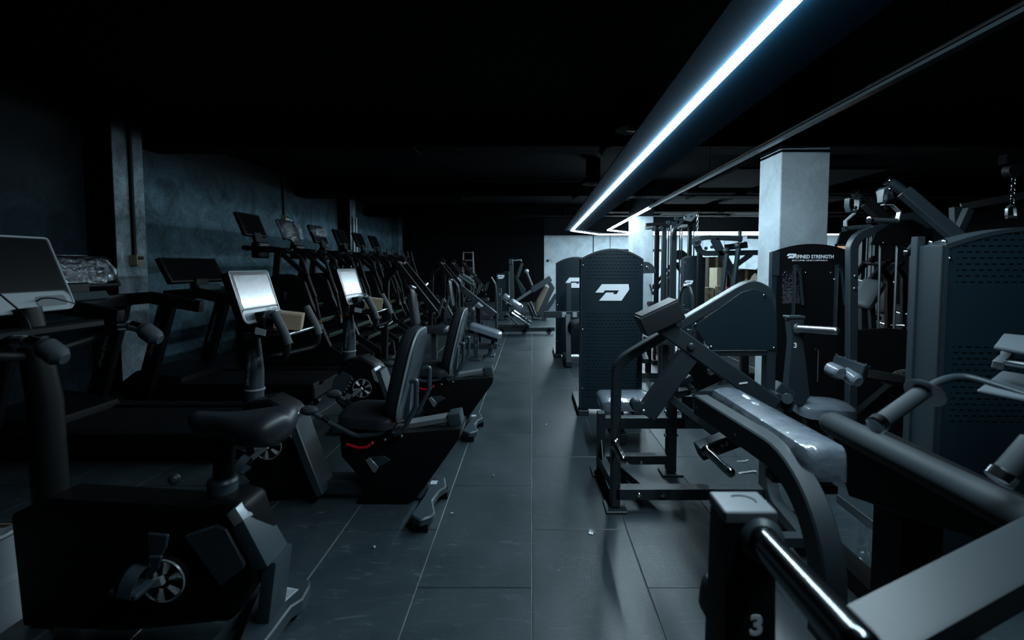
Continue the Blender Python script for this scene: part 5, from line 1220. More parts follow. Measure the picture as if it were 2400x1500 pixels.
# ------------------------------------------------------------------ row of stair climbers
def stair_climber(yc, label):
    t = thing('stair_climber', label, 'stair climber', (-2.9, yc, 0), 'stair climbers in a row by the left wall')
    ya, yb = yc - 0.33, yc + 0.33
    poly = [(-3.55, 0.02), (-3.55, 0.95), (-3.30, 1.05), (-3.14, 1.24), (-3.06, 1.285), (-2.86, 1.285), (-2.72, 1.20), (-2.60, 0.85), (-2.42, 0.42), (-2.12, 0.22), (-2.10, 0.02)]
    for y in (ya, yb):
        MB().py(poly, y - 0.035, y + 0.035).build('side_panel', 'plastic', t, bev=0.012, bseg=2)
    for k in range(6):
        x = -2.16 - k * 0.15; z = 0.22 + k * 0.17
        o = MB().b2(x - 0.22, x, ya + 0.035, yb - 0.035, z - 0.05, z).build('step', 'dark', t, bev=0.004)
        MB().b2(x - 0.004, x + 0.004, ya + 0.05, yb - 0.05, z - 0.012, z + 0.002).build('step_edge', 'green', o, bev=0)
    MB().b2(-3.5, -2.2, ya + 0.03, yb - 0.03, 0.03, 0.14).build('base', 'dark', t)
    for y in (ya, yb):
        MB().rect([(-3.02, y, 1.55), (-3.06, y, 1.2)], 0.06, 0.085, side=(0, 1, 0)).build('upright', 'plastic', t, bev=0.01)
        MB().rect([(-3.30, y, 1.57), (-3.02, y, 1.565), (-2.70, y, 1.27), (-2.60, y, 1.0)], 0.05, 0.05, side=(0, 1, 0), fil=0.06).build('hand_rail', 'plastic', t, bev=0.008)
        MB().tube([(-3.42, y, 1.60), (-3.1, y, 1.60), (-2.86, y, 1.56), (-2.74, y, 1.46), (-2.60, y, 1.0), (-2.52, y, 0.55)], 0.02, seg=10, fil=0.15).build('grip_rail', 'dark', t, bev=0)
        MB().tube([(-2.93, y, 1.578), (-2.86, y, 1.56)], 0.024, seg=10).build('pulse_sensor', 'steel', t, bev=0)
        bolt(MB(), (-3.02, y, 1.60), (0.3, 0, 1), 0.012, 0.012).build('bolt', 'chrome', t, bev=0)
        MB().box((-2.52, y - 0.04, 0.66), (0.035, 0.008, 0.06)).build('sticker', 'label', t, bev=0)
        MB().box((-2.53, y - 0.04, 0.72), (0.03, 0.008, 0.03)).build('warning_sticker', 'orange', t, bev=0)
    MB().tube([(-3.42, ya - 0.02, 1.60), (-3.42, yb + 0.02, 1.60)], 0.03, seg=12).build('cross_bar', 'plastic', t, bev=0)
    MB().b2(-3.47, -3.36, yc - 0.12, yc + 0.12, 1.48, 1.68).build('bracket', 'plastic', t, bev=0.015)
    MB().rect([(-3.42, yc, 1.62), (-3.47, yc, 1.80)], 0.16, 0.05, side=(0, 1, 0)).build('console_neck', 'plastic', t, bev=0.008)
    T, B = V((-3.56, 0, 2.04)), V((-3.45, 0, 1.76)); up = (T - B).normalized(); n_ = V((up.z, 0, -up.x)); n_ = n_ if n_.x > 0 else -n_
    c = MB().prism([B + V((0, yc - 0.25, 0)), B + V((0, yc + 0.25, 0)), T + V((0, yc + 0.25, 0)), T + V((0, yc - 0.25, 0))], n_ * -0.045).build('console', 'plastic', t, bev=0.008, bseg=2)
    MB().prism([B + V((0, yc - 0.22, 0)) + up * 0.02 + n_ * 0.001, B + V((0, yc + 0.22, 0)) + up * 0.02 + n_ * 0.001, T + V((0, yc + 0.22, 0)) - up * 0.02 + n_ * 0.001, T + V((0, yc - 0.22, 0)) - up * 0.02 + n_ * 0.001], n_ * -0.003).build('screen', 'screenoff', c, bev=0)
    return t
sm = stair_climber(6.30, 'black stair climber nearest the camera, its blank console unwrapped and highest')
lab = ['black stair climber second from the camera, glossy film on its console', 'black stair climber third from the camera, film over the console top',
       'black stair climber fourth from the camera in the wall row', 'black stair climber fifth from the camera in the wall row', 'black stair climber farthest down the wall row']
for k in range(5): dup(sm, (0, 0.98 * (k + 1), 0), lab[k])
wrap((-3.50, 7.28, 1.90), (0.12, 0.56, 0.36), 'crumpled clear film over the second stair climber console', seed=5)
wrap((-3.50, 8.26, 1.95), (0.12, 0.54, 0.22), 'clear film over the third stair climber console top', seed=8)

# ------------------------------------------------------------------ cross trainers farther down
def elliptical(x, y, label):
    t = thing('cross_trainer', label, 'cross trainer', (x, y, 0), 'cross trainers beyond the stair climbers')
    MB().b2(x - 0.8, x + 0.9, y - 0.06, y + 0.06, 0.03, 0.11).build('base_rail', 'frame', t)
    for dx in (-0.75, 0.85): MB().b2(x + dx - 0.05, x + dx + 0.05, y - 0.3, y + 0.3, 0, 0.06).build('foot', 'dark', t)
    MB().py([(x - 0.8, 0.1), (x - 0.8, 0.55), (x - 0.5, 0.8), (x - 0.15, 0.55), (x - 0.05, 0.1)], y - 0.16, y + 0.16).build('drive_housing', 'plastic', t, bev=0.02, bseg=2)
    MB().tube([(x - 0.45, y, 0.7), (x - 0.5, y, 1.5)], 0.05, seg=12).build('mast', 'plastic', t, bev=0)
    MB().box((x - 0.48, y, 1.6), (0.05, 0.42, 0.3), Matrix.Rotation(-0.3, 3, 'Y')).build('console', 'plastic', t, bev=0.01)
    for s in (-1, 1):
        MB().tube([(x - 0.35, y + s * 0.3, 0.35), (x - 0.42, y + s * 0.3, 1.05), (x - 0.30, y + s * 0.27, 1.45), (x - 0.38, y + s * 0.25, 1.83)], 0.022, seg=10, fil=0.12).build('swing_arm', 'dark', t, bev=0)
        MB().tube([(x - 0.32, y + s * 0.265, 1.52), (x - 0.375, y + s * 0.25, 1.80)], 0.027, seg=10).build('grip', 'rubber', t, bev=0)
        MB().rect([(x - 0.35, y + s * 0.28, 0.35), (x + 0.75, y + s * 0.2, 0.30 + 0.06 * s)], 0.05, 0.05, side=(0, 1, 0)).build('pedal_bar', 'frame', t)
        MB().b2(x + 0.12, x + 0.48, y + s * 0.22 - 0.08, y + s * 0.22 + 0.08, 0.36, 0.40).build('foot_plate', 'shell', t, bev=0.01)
        MB().tube([(x - 0.36, y + s * 0.3, 0.9), (x - 0.375, y + s * 0.3, 1.0)], 0.026, seg=8).build('arm_sleeve', 'steel', t, bev=0)
    return t
e0 = elliptical(-3.6, 12.9, 'black cross trainer with tall arms, nearest of its row past the stair climbers')
for k, lb in enumerate(('black cross trainer with tall arms, second of its row', 'black cross trainer with tall arms, third of its row', 'black cross trainer with tall arms, farthest of its row')):
    dup(e0, (0.02 * k, 1.05 * (k + 1), 0), lb)
# ------------------------------------------------------------------ cable station in front of the far column
CY_ = 7.0
cs_ = thing('cable_station', 'tall cable station with chrome rods and a white pulley plate, before the far column', 'machine', (2.0, CY_, 0))
B_ = lambda px_, py_, y=CY_: at(px_, py_, y)
def post(mb_name, px_, w, d, y, ztop_py, m='frame', parent=None):
    q = at(px_, ztop_py, y)
    return MB().rect([(q.x, y, 0.02), (q.x, y, q.z)], d, w, side=(0, 1, 0)).build(mb_name, m, parent)
post('perforated_post', 1538, 0.035, 0.06, CY_, 531, 'dark', cs_)
post('side_post', 1556, 0.05, 0.07, CY_, 540, 'frame', cs_)
post('main_post', 1579, 0.075, 0.09, CY_, 520, 'frame', cs_)
post('rear_post', 1617, 0.05, 0.07, CY_ + 0.3, 530, 'frame', cs_)
post('rear_post', 1541, 0.05, 0.07, CY_ + 0.6, 533, 'dark', cs_)
for px_, y in ((1562, 6.95), (1567, 6.95), (1594, 7.1), (1598.5, 7.1), (1627, 7.3)):
    q = at(px_, 533, y); MB().tube([(q.x, y, 0.1), q], 0.011, seg=8).build('guide_rod', 'chrome', cs_, bev=0)
MB().rect([B_(1514, 527), B_(1640, 520)], 0.06, 0.045, side=(0, 1, 0)).build('top_beam', 'dark', cs_)
MB().rect([B_(1541, 527), V((B_(1541, 527).x, CY_ + 0.62, B_(1541, 527).z))], 0.06, 0.05, side=(1, 0, 0)).build('depth_beam', 'dark', cs_)
MB().rect([B_(1617, 527), V((B_(1617, 527).x, CY_ + 0.62, B_(1617, 527).z))], 0.06, 0.05, side=(1, 0, 0)).build('depth_beam', 'dark', cs_)
pp = [B_(1603, 509, 6.9), B_(1607, 504, 6.9), B_(1635, 496, 6.9), B_(1635, 503, 6.9), B_(1620, 520, 6.9), B_(1604, 516, 6.9)]
MB().prism(pp, (0, 0.02, 0)).build('pulley_plate', 'silver', cs_, bev=0.002)['label'] = 'white pulley plate'
for px_, py_ in ((1607, 507), (1620, 507), (1632, 502)): bolt(MB(), B_(px_, py_, 6.898), (0, -1, 0), 0.012, 0.008).build('bolt', 'dark', cs_, bev=0)
MB().rect(fillet([B_(1573, 558, 6.92), B_(1580, 535, 6.92), B_(1600, 520, 6.92)], 0.05, 4), 0.05, 0.03, side=(0, 1, 0)).build('swing_strut', 'shell', cs_)
for (u, v_) in ((1531, 536), (1549, 535), (1585, 513), (1597, 516), (1566, 522)):
    MB().lathe(B_(u, v_, 6.93), (0, -1, 0), [(0.03, 0), (0.022, 0.01), (0.022, 0.015), (0.03, 0.025)], 14).build('pulley', 'shell', cs_, bev=0)
q = B_(1635, 506, 6.88); z = q.z; k = 0
while z > B_(1635, 556, 6.88).z:
    ring = [V((q.x + (0 if k % 2 else 0.013 * math.cos(t)), 6.88 + (0.013 * math.cos(t) if k % 2 else 0), z + 0.024 * math.sin(t))) for t in [2 * math.pi * j / 8 for j in range(8)]]
    MB().tube(ring, 0.0045, seg=5, closed=True).build('chain_link', 'steel', cs_, bev=0); z -= 0.037; k += 1
cvp = [B_(1578, 608, 7.25), B_(1579, 592, 7.25), B_(1590, 586, 7.25), B_(1600, 586, 7.25), B_(1611, 594, 7.25), B_(1612, 603, 7.25), B_(1600, 609, 7.25)]
MB().prism(cvp, (0, 0.02, 0)).build('round_cover', 'shell', cs_, bev=0.002)
for k in range(10):
    z = 0.12 + k * 0.05
    MB().b2(B_(1545, 600).x, B_(1572, 600).x, 6.98, 7.12, z, z + 0.044).build('weight_plate', 'stack', cs_)
MB().b2(B_(1530, 600).x, B_(1625, 600).x, 6.9, 7.7, 0, 0.06).build('base', 'dark', cs_)
hd = [B_(1508, 641, 6.0), B_(1508, 613, 6.0), B_(1520, 614, 6.0), B_(1530, 621, 6.0), B_(1537, 632, 6.0), B_(1537, 640, 6.0)]

# machine just behind the aisle tower: only its round cheek and its parts to the right show
hm = thing('selectorized_machine', 'dark machine behind the aisle tower, its quarter-round pulley cheek sticking out', 'machine', (1.35, 6.0, 0))
MB().prism(hd, (0, 0.02, 0)).build('pulley_cheek', 'shell', hm, bev=0.002)
bolt(MB(), B_(1517, 627, 5.995), (0, -1, 0), 0.022, 0.012).build('axle', 'chrome', hm, bev=0)
MB().rect([(1.30, 6.05, 0.02), (1.30, 6.05, 1.42)], 0.08, 0.07, side=(0, 1, 0)).build('upright', 'frame', hm)
MB().rect([(1.30, 6.05, 0.045), (1.80, 6.05, 0.045)], 0.08, 0.07, side=(0, 1, 0)).build('base_rail', 'frame', hm)
MB().rect([(1.42, 6.05, 0.04), (1.42, 6.05, 0.7)], 0.07, 0.06, side=(0, 1, 0)).build('rear_post', 'dark', hm)
MB().pad((1.35, 5.9, 0.46), (1.75, 5.9, 0.46), 0.36, 0.08, r=0.05).build('seat', 'vinyl', hm, bev=0)
MB().rect([(1.55, 5.95, 0.05), (1.55, 5.95, 0.46)], 0.07, 0.06, side=(0, 1, 0)).build('seat_post', 'frame', hm)
MB().rect([(1.30, 5.98, 0.66), (1.8, 5.98, 0.62)], 0.07, 0.07, side=(0, 1, 0)).build('arm', 'frame', hm)

# hoop pad machine
hp = thing('hoop_machine', 'black machine with a tall arched hoop band behind the near machine\'s square pad', 'machine', (1.6, 5.2, 0))
arcp = [B_(1592, 770, 5.2), B_(1591, 715, 5.2), B_(1594, 690, 5.2), B_(1600, 674, 5.2), B_(1608, 668, 5.2), B_(1617, 676, 5.2), B_(1623, 695, 5.2), B_(1625, 730, 5.2), B_(1625, 775, 5.2)]
MB().rect(arcp, 0.17, 0.012, side=(0.45, 1, 0)).build('hoop_band', 'shell', hp, bev=0)
MB().rect([B_(1560, 731, 5.15), B_(1615, 731, 5.15)], 0.07, 0.05, side=(0, 1, 0)).build('cross_bar', 'frame', hp)
MB().rect([B_(1620, 772, 5.2), V((B_(1620, 772, 5.2).x, 5.2, 0.02))], 0.08, 0.07, side=(0, 1, 0)).build('post', 'frame', hp)
MB().rect([(1.35, 5.2, 0.045), (2.1, 5.2, 0.045)], 0.08, 0.07, side=(0, 1, 0)).build('base_rail', 'frame', hp)
for px_, py_ in ((1603, 717), (1603, 747)): bolt(MB(), B_(px_, py_, 5.05), (0, -1, 0), 0.016, 0.02).build('pull_knob', 'chrome', hp, bev=0)
MB().pad((1.25, 5.0, 0.62), (1.5, 5.0, 0.60), 0.3, 0.07, r=0.04).build('seat', 'vinyl', hp, bev=0)
MB().rect([(1.38, 5.15, 0.05), (1.38, 5.15, 0.62)], 0.07, 0.06, side=(0, 1, 0)).build('seat_post', 'frame', hp)

# narrow tower with the logo between the posts
tF = tower('selectorized_machine', 'narrow black tower with a small white logo right of the cable station', 'machine', 1.955, 2.235, 6.45, 1.485, 1.515, depth=0.10, bulge=0.02, back=0.2, stack=False)
logo(tF, 1.965, 2.075, 6.425, 1.17, yf=lambda u: 6.45 - 0.02 * (1 - ((u - 2.095) / 0.14) ** 2) - 0.003)

# chest-supported row machine left of the near column
TY = 6.0
tr = thing('row_machine', 'black rowing machine with open-holed beam and angled struts left of the near column', 'machine', (2.4, TY, 0))
R_ = lambda px_, py_, y=TY: at(px_, py_, y)
MB().cyl(R_(1632, 566, 5.9), R_(1632, 566, 6.12), 0.058, seg=18).build('pivot_hub', 'shell', tr, bev=0)
MB().lathe(R_(1632, 566, 5.9), (0, -1, 0), [(0.03, 0), (0.03, 0.012), (0.01, 0.018)], 14).build('hub_cap', 'frame', tr, bev=0)
MB().rect([R_(1626, 562), R_(1660, 556), R_(1738, 560)], 0.07, 0.055, side=(0, 1, 0)).build('top_beam', 'frame', tr)
MB().rect([R_(1632, 570), R_(1640, 590), R_(1655, 594), R_(1780, 592)], 0.07, 0.06, side=(0, 1, 0), fil=0.05).build('lower_beam', 'frame', tr)
MB().rect([R_(1674, 560), R_(1690, 592), R_(1745, 690)], 0.07, 0.085, side=(0, 1, 0)).build('main_strut', 'frame', tr)
MB().rect([R_(1760, 596), R_(1716, 628)], 0.06, 0.05, side=(0, 1, 0)).build('angled_strut', 'frame', tr)
MB().rect([R_(1745, 690), V((R_(1745, 690).x + 0.02, TY, 0.04))], 0.07, 0.085, side=(0, 1, 0)).build('rear_leg', 'dark', tr)
MB().rect([R_(1640, 592), V((R_(1640, 592).x, TY, 0.04))], 0.06, 0.05, side=(0, 1, 0)).build('front_leg', 'dark', tr)
MB().rect([(1.96, TY, 0.045), (2.9, TY, 0.045)], 0.09, 0.08, side=(0, 1, 0)).build('base_rail', 'dark', tr)
for (u0, v0, u1, v1) in ((1704, 590, 1693, 682), (1731, 578, 1718, 680)):
    MB().tube([R_(u0, v0, 5.85), R_(u1, v1, 5.85)], 0.028, seg=12).build('swing_arm', 'shell', tr, bev=0)
    MB().tube([R_(u1, v1, 5.85), R_(u1 + 16, v1 + 2, 5.85)], 0.025, seg=12).build('grip', 'rubber', tr, bev=0)
    MB().ball(R_(u0 - 2, v0 - 12 + 10, 5.85), 0.04).build('arm_joint', 'shell', tr, bev=0)
MB().rect([R_(1734, 541), R_(1734, 568)], 0.05, 0.03, side=(0, 1, 0)).build('upper_stub', 'shell', tr)
MB().tube([R_(1750, 556), R_(1780, 557)], 0.018, seg=10).build('plate_horn', 'steel', tr, bev=0)
MB().rect([R_(1700, 580, 5.9), R_(1750, 574, 5.9)], 0.06, 0.07, side=(0, 1, 0)).build('clamp_block', 'dark', tr)
for px_, py_ in ((1635, 565), (1654, 582), (1668, 579), (1710, 577), (1745, 570)): bolt(MB(), R_(px_, py_, 5.9), (0, -1, 0), 0.02, 0.03).build('bolt', 'shell', tr, bev=0)

# cardboard in the corner behind it
def carton(x0, x1, y0, y1, z0, z1, m, label, group=None, tape='palecard'):
    t = thing('cardboard_box', label, 'box', ((x0 + x1) / 2, (y0 + y1) / 2, z0), group)
    MB().b2(x0, x1, y0, y1, z0, z1).build('carton', m, t, bev=0.005)
    MB().b2((x0 + x1) / 2 - 0.025, (x0 + x1) / 2 + 0.025, y0 - 0.0015, y1 + 0.0015, z0 + (z1 - z0) * 0.55, z1 + 0.0015).build('tape', tape, t, bev=0)
    return t
BY = 8.8
X_ = lambda px_: at(px_, 680, BY).x
Z_ = lambda py_: at(1700, py_, BY).z
names = ['lowest', 'second from the bottom', 'third from the bottom', 'fourth from the bottom', 'fifth from the bottom', 'sixth from the bottom', 'seventh from the bottom', 'topmost']
for c_, (u0, u1) in enumerate(((1652, 1674), (1676, 1697))):
    top_ = Z_(674 - c_ * 3); h_ = top_ / 8
    for k in range(8):
        carton(X_(u0), X_(u1), BY, BY + 0.3, k * h_, (k + 1) * h_ - 0.003, 'palecard', 'small pale carton, %s in the %s pale stack' % (names[k], ['first', 'second'][c_]), 'pale cartons stacked beside the row machine', 'card')
carton(X_(1697), X_(1722), BY + 0.35, BY + 0.75, 0.0, Z_(628), 'palecard', 'tall pale printed carton behind the row machine strut', None, 'card')
carton(X_(1704), X_(1746), BY + 0.95, BY + 1.4, 0.0, Z_(600), 'darkcard', 'tall dark brown carton, highest of the cardboard pile', None, 'card')
b2_ = carton(X_(1729), X_(1779), BY + 0.1, BY + 0.5, 0.0, Z_(633), 'darkcard', 'wide dark brown carton against the near column side', None, 'card')
MB().box(((X_(1729) + X_(1779)) / 2, BY + 0.3, Z_(633) + 0.012), (0.40, 0.46, 0.012), Matrix.Rotation(0.06, 3, 'Y')).build('lid_flap', 'card', b2_, bev=0.002)
t = thing('torn_cardboard', 'crumpled torn cardboard piece lying low in front of the dark cartons', 'cardboard', (X_(1755), BY - 0.15, Z_(676)))
mb = MB()
for i in range(6):
    for j in range(5):
        mb.v.append(V((X_(1738) + 0.05 * i, BY - 0.3 + 0.06 * j, Z_(678) + 0.07 + 0.03 * i * 0.4 + 0.09 * math.sin(i * 1.1 + j * 0.9) + 0.02 * j)))
for i in range(5):
    for j in range(4): mb.f.append([i * 5 + j, i * 5 + j + 1, (i + 1) * 5 + j + 1, (i + 1) * 5 + j])
mb.build('sheet', 'palecard', t, bev=0)
carton(X_(1734), X_(1766), BY - 0.35, BY + 0.02, 0.0, Z_(680) + 0.01, 'card', 'brown carton carrying the torn cardboard')
t = thing('pink_roller', 'small pink foam roller standing on the pale cartons', 'roller', (X_(1711), BY + 0.1, 0))
MB().cyl((X_(1711), BY + 0.1, 0.0), (X_(1711), BY + 0.1, Z_(673)), 0.038).build('foam', 'pinkish', t, bev=0)
MB().cyl((X_(1711), BY + 0.1, Z_(673)), (X_(1711), BY + 0.1, Z_(672.6)), 0.02).build('core', 'dark', t, bev=0)

# ------------------------------------------------------------------ leg press machines at the far end of the aisle
l1 = thing('leg_press', 'dark leg press with two light curved guard tubes left of the far aisle', 'machine', (-0.9, 8.3, 0))
L_ = lambda px_, py_, y=8.3: at(px_, py_, y)
for (u, y, lo) in (((1062, 656, 1072, 668, 1076, 692), 7.9, 740), ((1151, 650, 1161, 666, 1164, 700), 8.6, 775)):
    p0, p1, p2 = L_(u[0], u[1], y), L_(u[2], u[3], y), L_(u[4], u[5], y); p3 = L_(u[4], lo, y)
    MB().tube([p0, p1, p2, p3, V((p3.x, y, 0.03))], 0.020, seg=10, fil=0.2, nf=6).build('guard_tube', 'shell', l1, bev=0)
    MB().b2(p3.x - 0.06, p3.x + 0.06, y - 0.06, y + 0.06, 0, 0.02).build('foot_plate', 'frame', l1)
for (u0, v0, u1, v1) in ((1075, 646, 1105, 666), (1084, 644, 1110, 661)):
    MB().tube([L_(u0, v0, 8.1), L_(u1, v1, 8.1)], 0.028, seg=12).build('roller_pad', 'silverplate', l1, bev=0)
MB().rect([L_(1076, 672), L_(1160, 738)], 0.08, 0.10, side=(0, 1, 0)).build('carriage_beam', 'frame', l1)
MB().rect([L_(1080, 676, 8.7), L_(1164, 742, 8.7)], 0.08, 0.10, side=(0, 1, 0)).build('carriage_beam', 'dark', l1)
MB().rect([(L_(1078, 700).x, 8.3, 0.05), (L_(1165, 700).x, 8.3, 0.05)], 0.09, 0.08, side=(0, 1, 0)).build('base_rail', 'frame', l1)
MB().rect([(L_(1080, 700).x, 8.5, 0.05), L_(1080, 676, 8.5)], 0.08, 0.07, side=(0, 1, 0)).build('rear_post', 'dark', l1)
MB().rect([(L_(1120, 700).x, 8.5, 0.05), L_(1120, 708, 8.5)], 0.08, 0.07, side=(0, 1, 0)).build('mid_post', 'dark', l1)
MB().prism([L_(1112, 716, 8.0), L_(1122, 724, 8.0), L_(1130, 720, 8.0), L_(1118, 710, 8.0)], (0, 0.4, 0)).build('foot_board', 'silverplate', l1)
for px_, py_ in ((1097, 684), (1090, 682), (1110, 700), (1139, 690), (1145, 705), (1157, 738), (1130, 728)): MB().cyl(L_(px_, py_, 7.95), L_(px_, py_, 7.85), 0.018).build('bolt_end', 'chrome', l1, bev=0)
MB().tube([L_(1060, 740, 8.0), L_(1040, 700, 8.0)], 0.02, seg=8).build('handle', 'shell', l1, bev=0)

# decline bench in front of it
bn = thing('decline_bench', 'bench with a long grey-blue pad sloping down to the aisle, behind the second recumbent', 'bench', (-0.85, 7.5, 0))
b0, b1 = at(1099, 768, 7.5), at(1174, 792, 7.5)
MB().pad(b0, b1, 0.34, 0.085, r=0.06, puff=0.01, n=8).build('pad', 'wrapvinyl', bn, bev=0)
MB().rect([b0 + V((0, 0, -0.03)), b1 + V((-0.05, 0, -0.03))], 0.09, 0.06, side=(0, 1, 0)).build('pad_beam', 'frame', bn)
lx = at(1156, 820, 7.7).x
MB().rect([(lx + 0.03, 7.62, b1.z), (lx, 7.62, 0.2), (lx - 0.05, 7.62, 0.02)], 0.08, 0.06, side=(0, 1, 0), fil=0.15).build('front_leg', 'shell', bn)
MB().b2(lx - 0.14, lx + 0.03, 7.5, 7.76, 0, 0.02).build('front_foot', 'frame', bn)
rx = at(1112, 800, 7.2).x
MB().rect([(rx, 7.4, 0.02), (rx, 7.4, b0.z)], 0.08, 0.07, side=(0, 1, 0)).build('rear_leg', 'frame', bn)
MB().b2(rx - 0.08, rx + 0.08, 7.2, 7.6, 0, 0.02).build('rear_foot', 'frame', bn)
MB().rect([(rx, 7.5, 0.16), (lx, 7.5, 0.16)], 0.06, 0.06, side=(0, 1, 0)).build('cross_rail', 'frame', bn)
for z in (0.2, 0.3, 0.4): bolt(MB(), (rx, 7.36, z), (0, -1, 0), 0.014, 0.01).build('bolt', 'chrome', bn, bev=0)

l2 = thing('leg_press', 'far leg press with two bright parallel chrome rods, low beside the aisle end', 'machine', (-0.3, 10.0, 0))
L_ = lambda px_, py_, y=10.0: at(px_, py_, y)
for (u0, v0, u1, v1, y) in ((1199, 733, 1240, 762, 9.8), (1204, 729, 1244, 756, 10.1)):
    MB().tube([L_(u0, v0, y), L_(u1, v1, y)], 0.024, seg=12).build('chrome_rod', 'chrome', l2, bev=0)
for (u0, v0, u1, v1) in ((1177, 695, 1191, 704), (1194, 707, 1222, 726)):
    MB().pad(L_(u0, v0, 9.9), L_(u1, v1, 9.9), 0.30, 0.08, r=0.04, up=(0.5, 0, 1)).build('back_pad', 'wrapvinyl', l2, bev=0)
MB().rect([L_(1175, 702), L_(1198, 718)], 0.09, 0.05, side=(0, 1, 0)).build('pad_beam', 'silverplate', l2)
MB().rect([L_(1240, 764), L_(1165, 764)], 0.1, 0.06, side=(0, 1, 0)).build('base_rail', 'frame', l2)
MB().rect([L_(1165, 773), L_(1300, 771)], 0.1, 0.08, side=(0, 1, 0)).build('front_rail', 'frame', l2)
for px_ in (1178, 1232, 1290):
    q = L_(px_, 772); MB().rect([q, V((q.x - 0.06, 10.0, 0.02))], 0.1, 0.09, side=(0, 1, 0)).build('foot', 'frame', l2)
MB().rect([L_(1186, 735, 9.7), L_(1215, 762, 9.7)], 0.05, 0.03, side=(0, 1, 0)).build('strut', 'shell', l2)
for (u0, v0, u1, v1) in ((1236, 712, 1250, 745), (1243, 708, 1256, 740)):
    MB().rect([L_(u0, v0, 9.9), L_(u1, v1, 9.9)], 0.5, 0.03, side=(0, 1, 0)).build('foot_plate', 'dark', l2)
for k in range(9): MB().cyl(L_(1222 + (k % 3) * 7, 716 + k * 4, 9.6), L_(1222 + (k % 3) * 7, 716 + k * 4, 9.55), 0.018).build('bolt_end', 'chrome', l2, bev=0)
MB().rect([L_(1163, 680, 9.6), L_(1164, 768, 9.6)], 0.07, 0.05, side=(0, 1, 0)).build('front_post', 'frame', l2)
q = L_(1171, 690, 9.55); text_part('numeral', '3', (q.x, 9.56, q.z), (1, 0, 0), (0, 0, 1), 0.05, 'print', l2)
MB().rect([L_(1170, 676, 9.6), L_(1172, 735, 9.6)], 0.07, 0.08, side=(0, 1, 0)).build('lever_post', 'frame', l2)

l3 = thing('squat_machine', 'far squat machine with a lit diagonal rail, pendulum arm and white logo tower', 'machine', (0.1, 12.5, 0))
L_ = lambda px_, py_, y=12.5: at(px_, py_, y)
MB().rect([L_(1206, 708), L_(1252, 677)], 0.10, 0.07, side=(0, 1, 0)).build('lower_rail', 'silverplate', l3)
MB().rect([L_(1247, 680), L_(1291, 652)], 0.14, 0.14, side=(0, 1, 0)).build('carriage_rail', 'shell', l3)
MB().rect([L_(1284, 658), L_(1294, 674), L_(1268, 732)], 0.09, 0.10, side=(0, 1, 0)).build('rail_leg', 'frame', l3)
MB().rect([L_(1304, 690), L_(1276, 734)], 0.09, 0.10, side=(0, 1, 0)).build('rear_leg', 'frame', l3)
MB().tube([L_(1234, 638), L_(1247, 670)], 0.035, seg=10).build('handle_tube', 'shell', l3, bev=0)
MB().ball(L_(1234, 636), 0.06).build('handle_knob', 'silver', l3, bev=0)
MB().rect([L_(1198, 615), L_(1200, 690), V((L_(1200, 690).x, 12.5, 0.05))], 0.1, 0.10, side=(0, 1, 0)).build('main_post', 'frame', l3)
MB().b2(L_(1193, 615).x, L_(1202, 615).x, 12.4, 12.6, L_(1195, 619).z, L_(1195, 607).z).build('top_block', 'shell', l3)
MB().tube([L_(1201, 611), L_(1222, 609), L_(1222, 613)], 0.015, seg=8).build('top_bar', 'silver', l3, bev=0)
MB().rect([L_(1224, 617), L_(1213, 650)], 0.08, 0.07, side=(0, 1, 0)).build('side_arm', 'frame', l3)
MB().prism([L_(1204, 645), L_(1210, 648), L_(1232, 680), L_(1230, 696), L_(1222, 690), L_(1212, 662)], (0, 0.06, 0)).build('pendulum_arm', 'sheet', l3, bev=0.004)
MB().b2(L_(1176, 650).x, L_(1193, 650).x, 12.6, 12.95, 0.05, L_(1180, 637).z).build('tower_shroud', 'sheet', l3, bev=0.02)
logo(l3, L_(1164, 650).x, L_(1182, 650).x, 12.55, L_(1170, 649).z)
MB().b2(L_(1163, 650).x, L_(1183, 650).x, 12.56, 12.6, L_(1170, 700).z, L_(1170, 640).z).build('logo_panel', 'sheet', l3)
MB().rect([L_(1170, 735), L_(1300, 735)], 0.1, 0.1, side=(0, 1, 0)).build('base_rail', 'frame', l3)
for px_ in (1175, 1275):
    q = L_(px_, 735); MB().rect([q, V((q.x, 12.5, 0.01))], 0.12, 0.12, side=(0, 1, 0)).build('foot', 'frame', l3)
t = thing('foam_roll', 'tan roll of wrapping foam leaning inside the far squat machine', 'roll', tuple(L_(1265, 712, 12.8)))
MB().tube([V((L_(1262, 712, 12.8).x, 12.8, 0.05)), L_(1268, 708, 12.8), L_(1283, 672, 12.8)], 0.14, seg=14, scale=[0.9, 1, 0.7]).build('foam_sheet', 'tan', t, bev=0)

# ladder against the black far wall
ld = thing('step_ladder', 'grey step ladder standing in front of the black far wall', 'ladder', (-2.1, 16.3, 0))
lx0, lx1 = at(1086, 590, 16.3), at(1108, 590, 16.3)
for x, dx in ((lx0.x, -0.06), (lx1.x, 0.06)):
    MB().rect([(x, 16.3, lx0.z), (x + dx, 16.1, 0.0)], 0.05, 0.03, side=(0, 1, 0)).build('side_rail', 'alu', ld)
    MB().rect([(x, 16.34, lx0.z), (x + dx, 16.8, 0.0)], 0.05, 0.03, side=(0, 1, 0)).build('rear_rail', 'alu', ld)
for k in range(7):
    z = lx0.z - 0.02 - k * 0.255
    f_ = (lx0.z - z) / lx0.z
    MB().b2(lx0.x - 0.06 * f_, lx1.x + 0.06 * f_, 16.26 - 0.2 * f_, 16.34 - 0.2 * f_, z - 0.02, z + 0.01).build('rung', 'alu', ld)

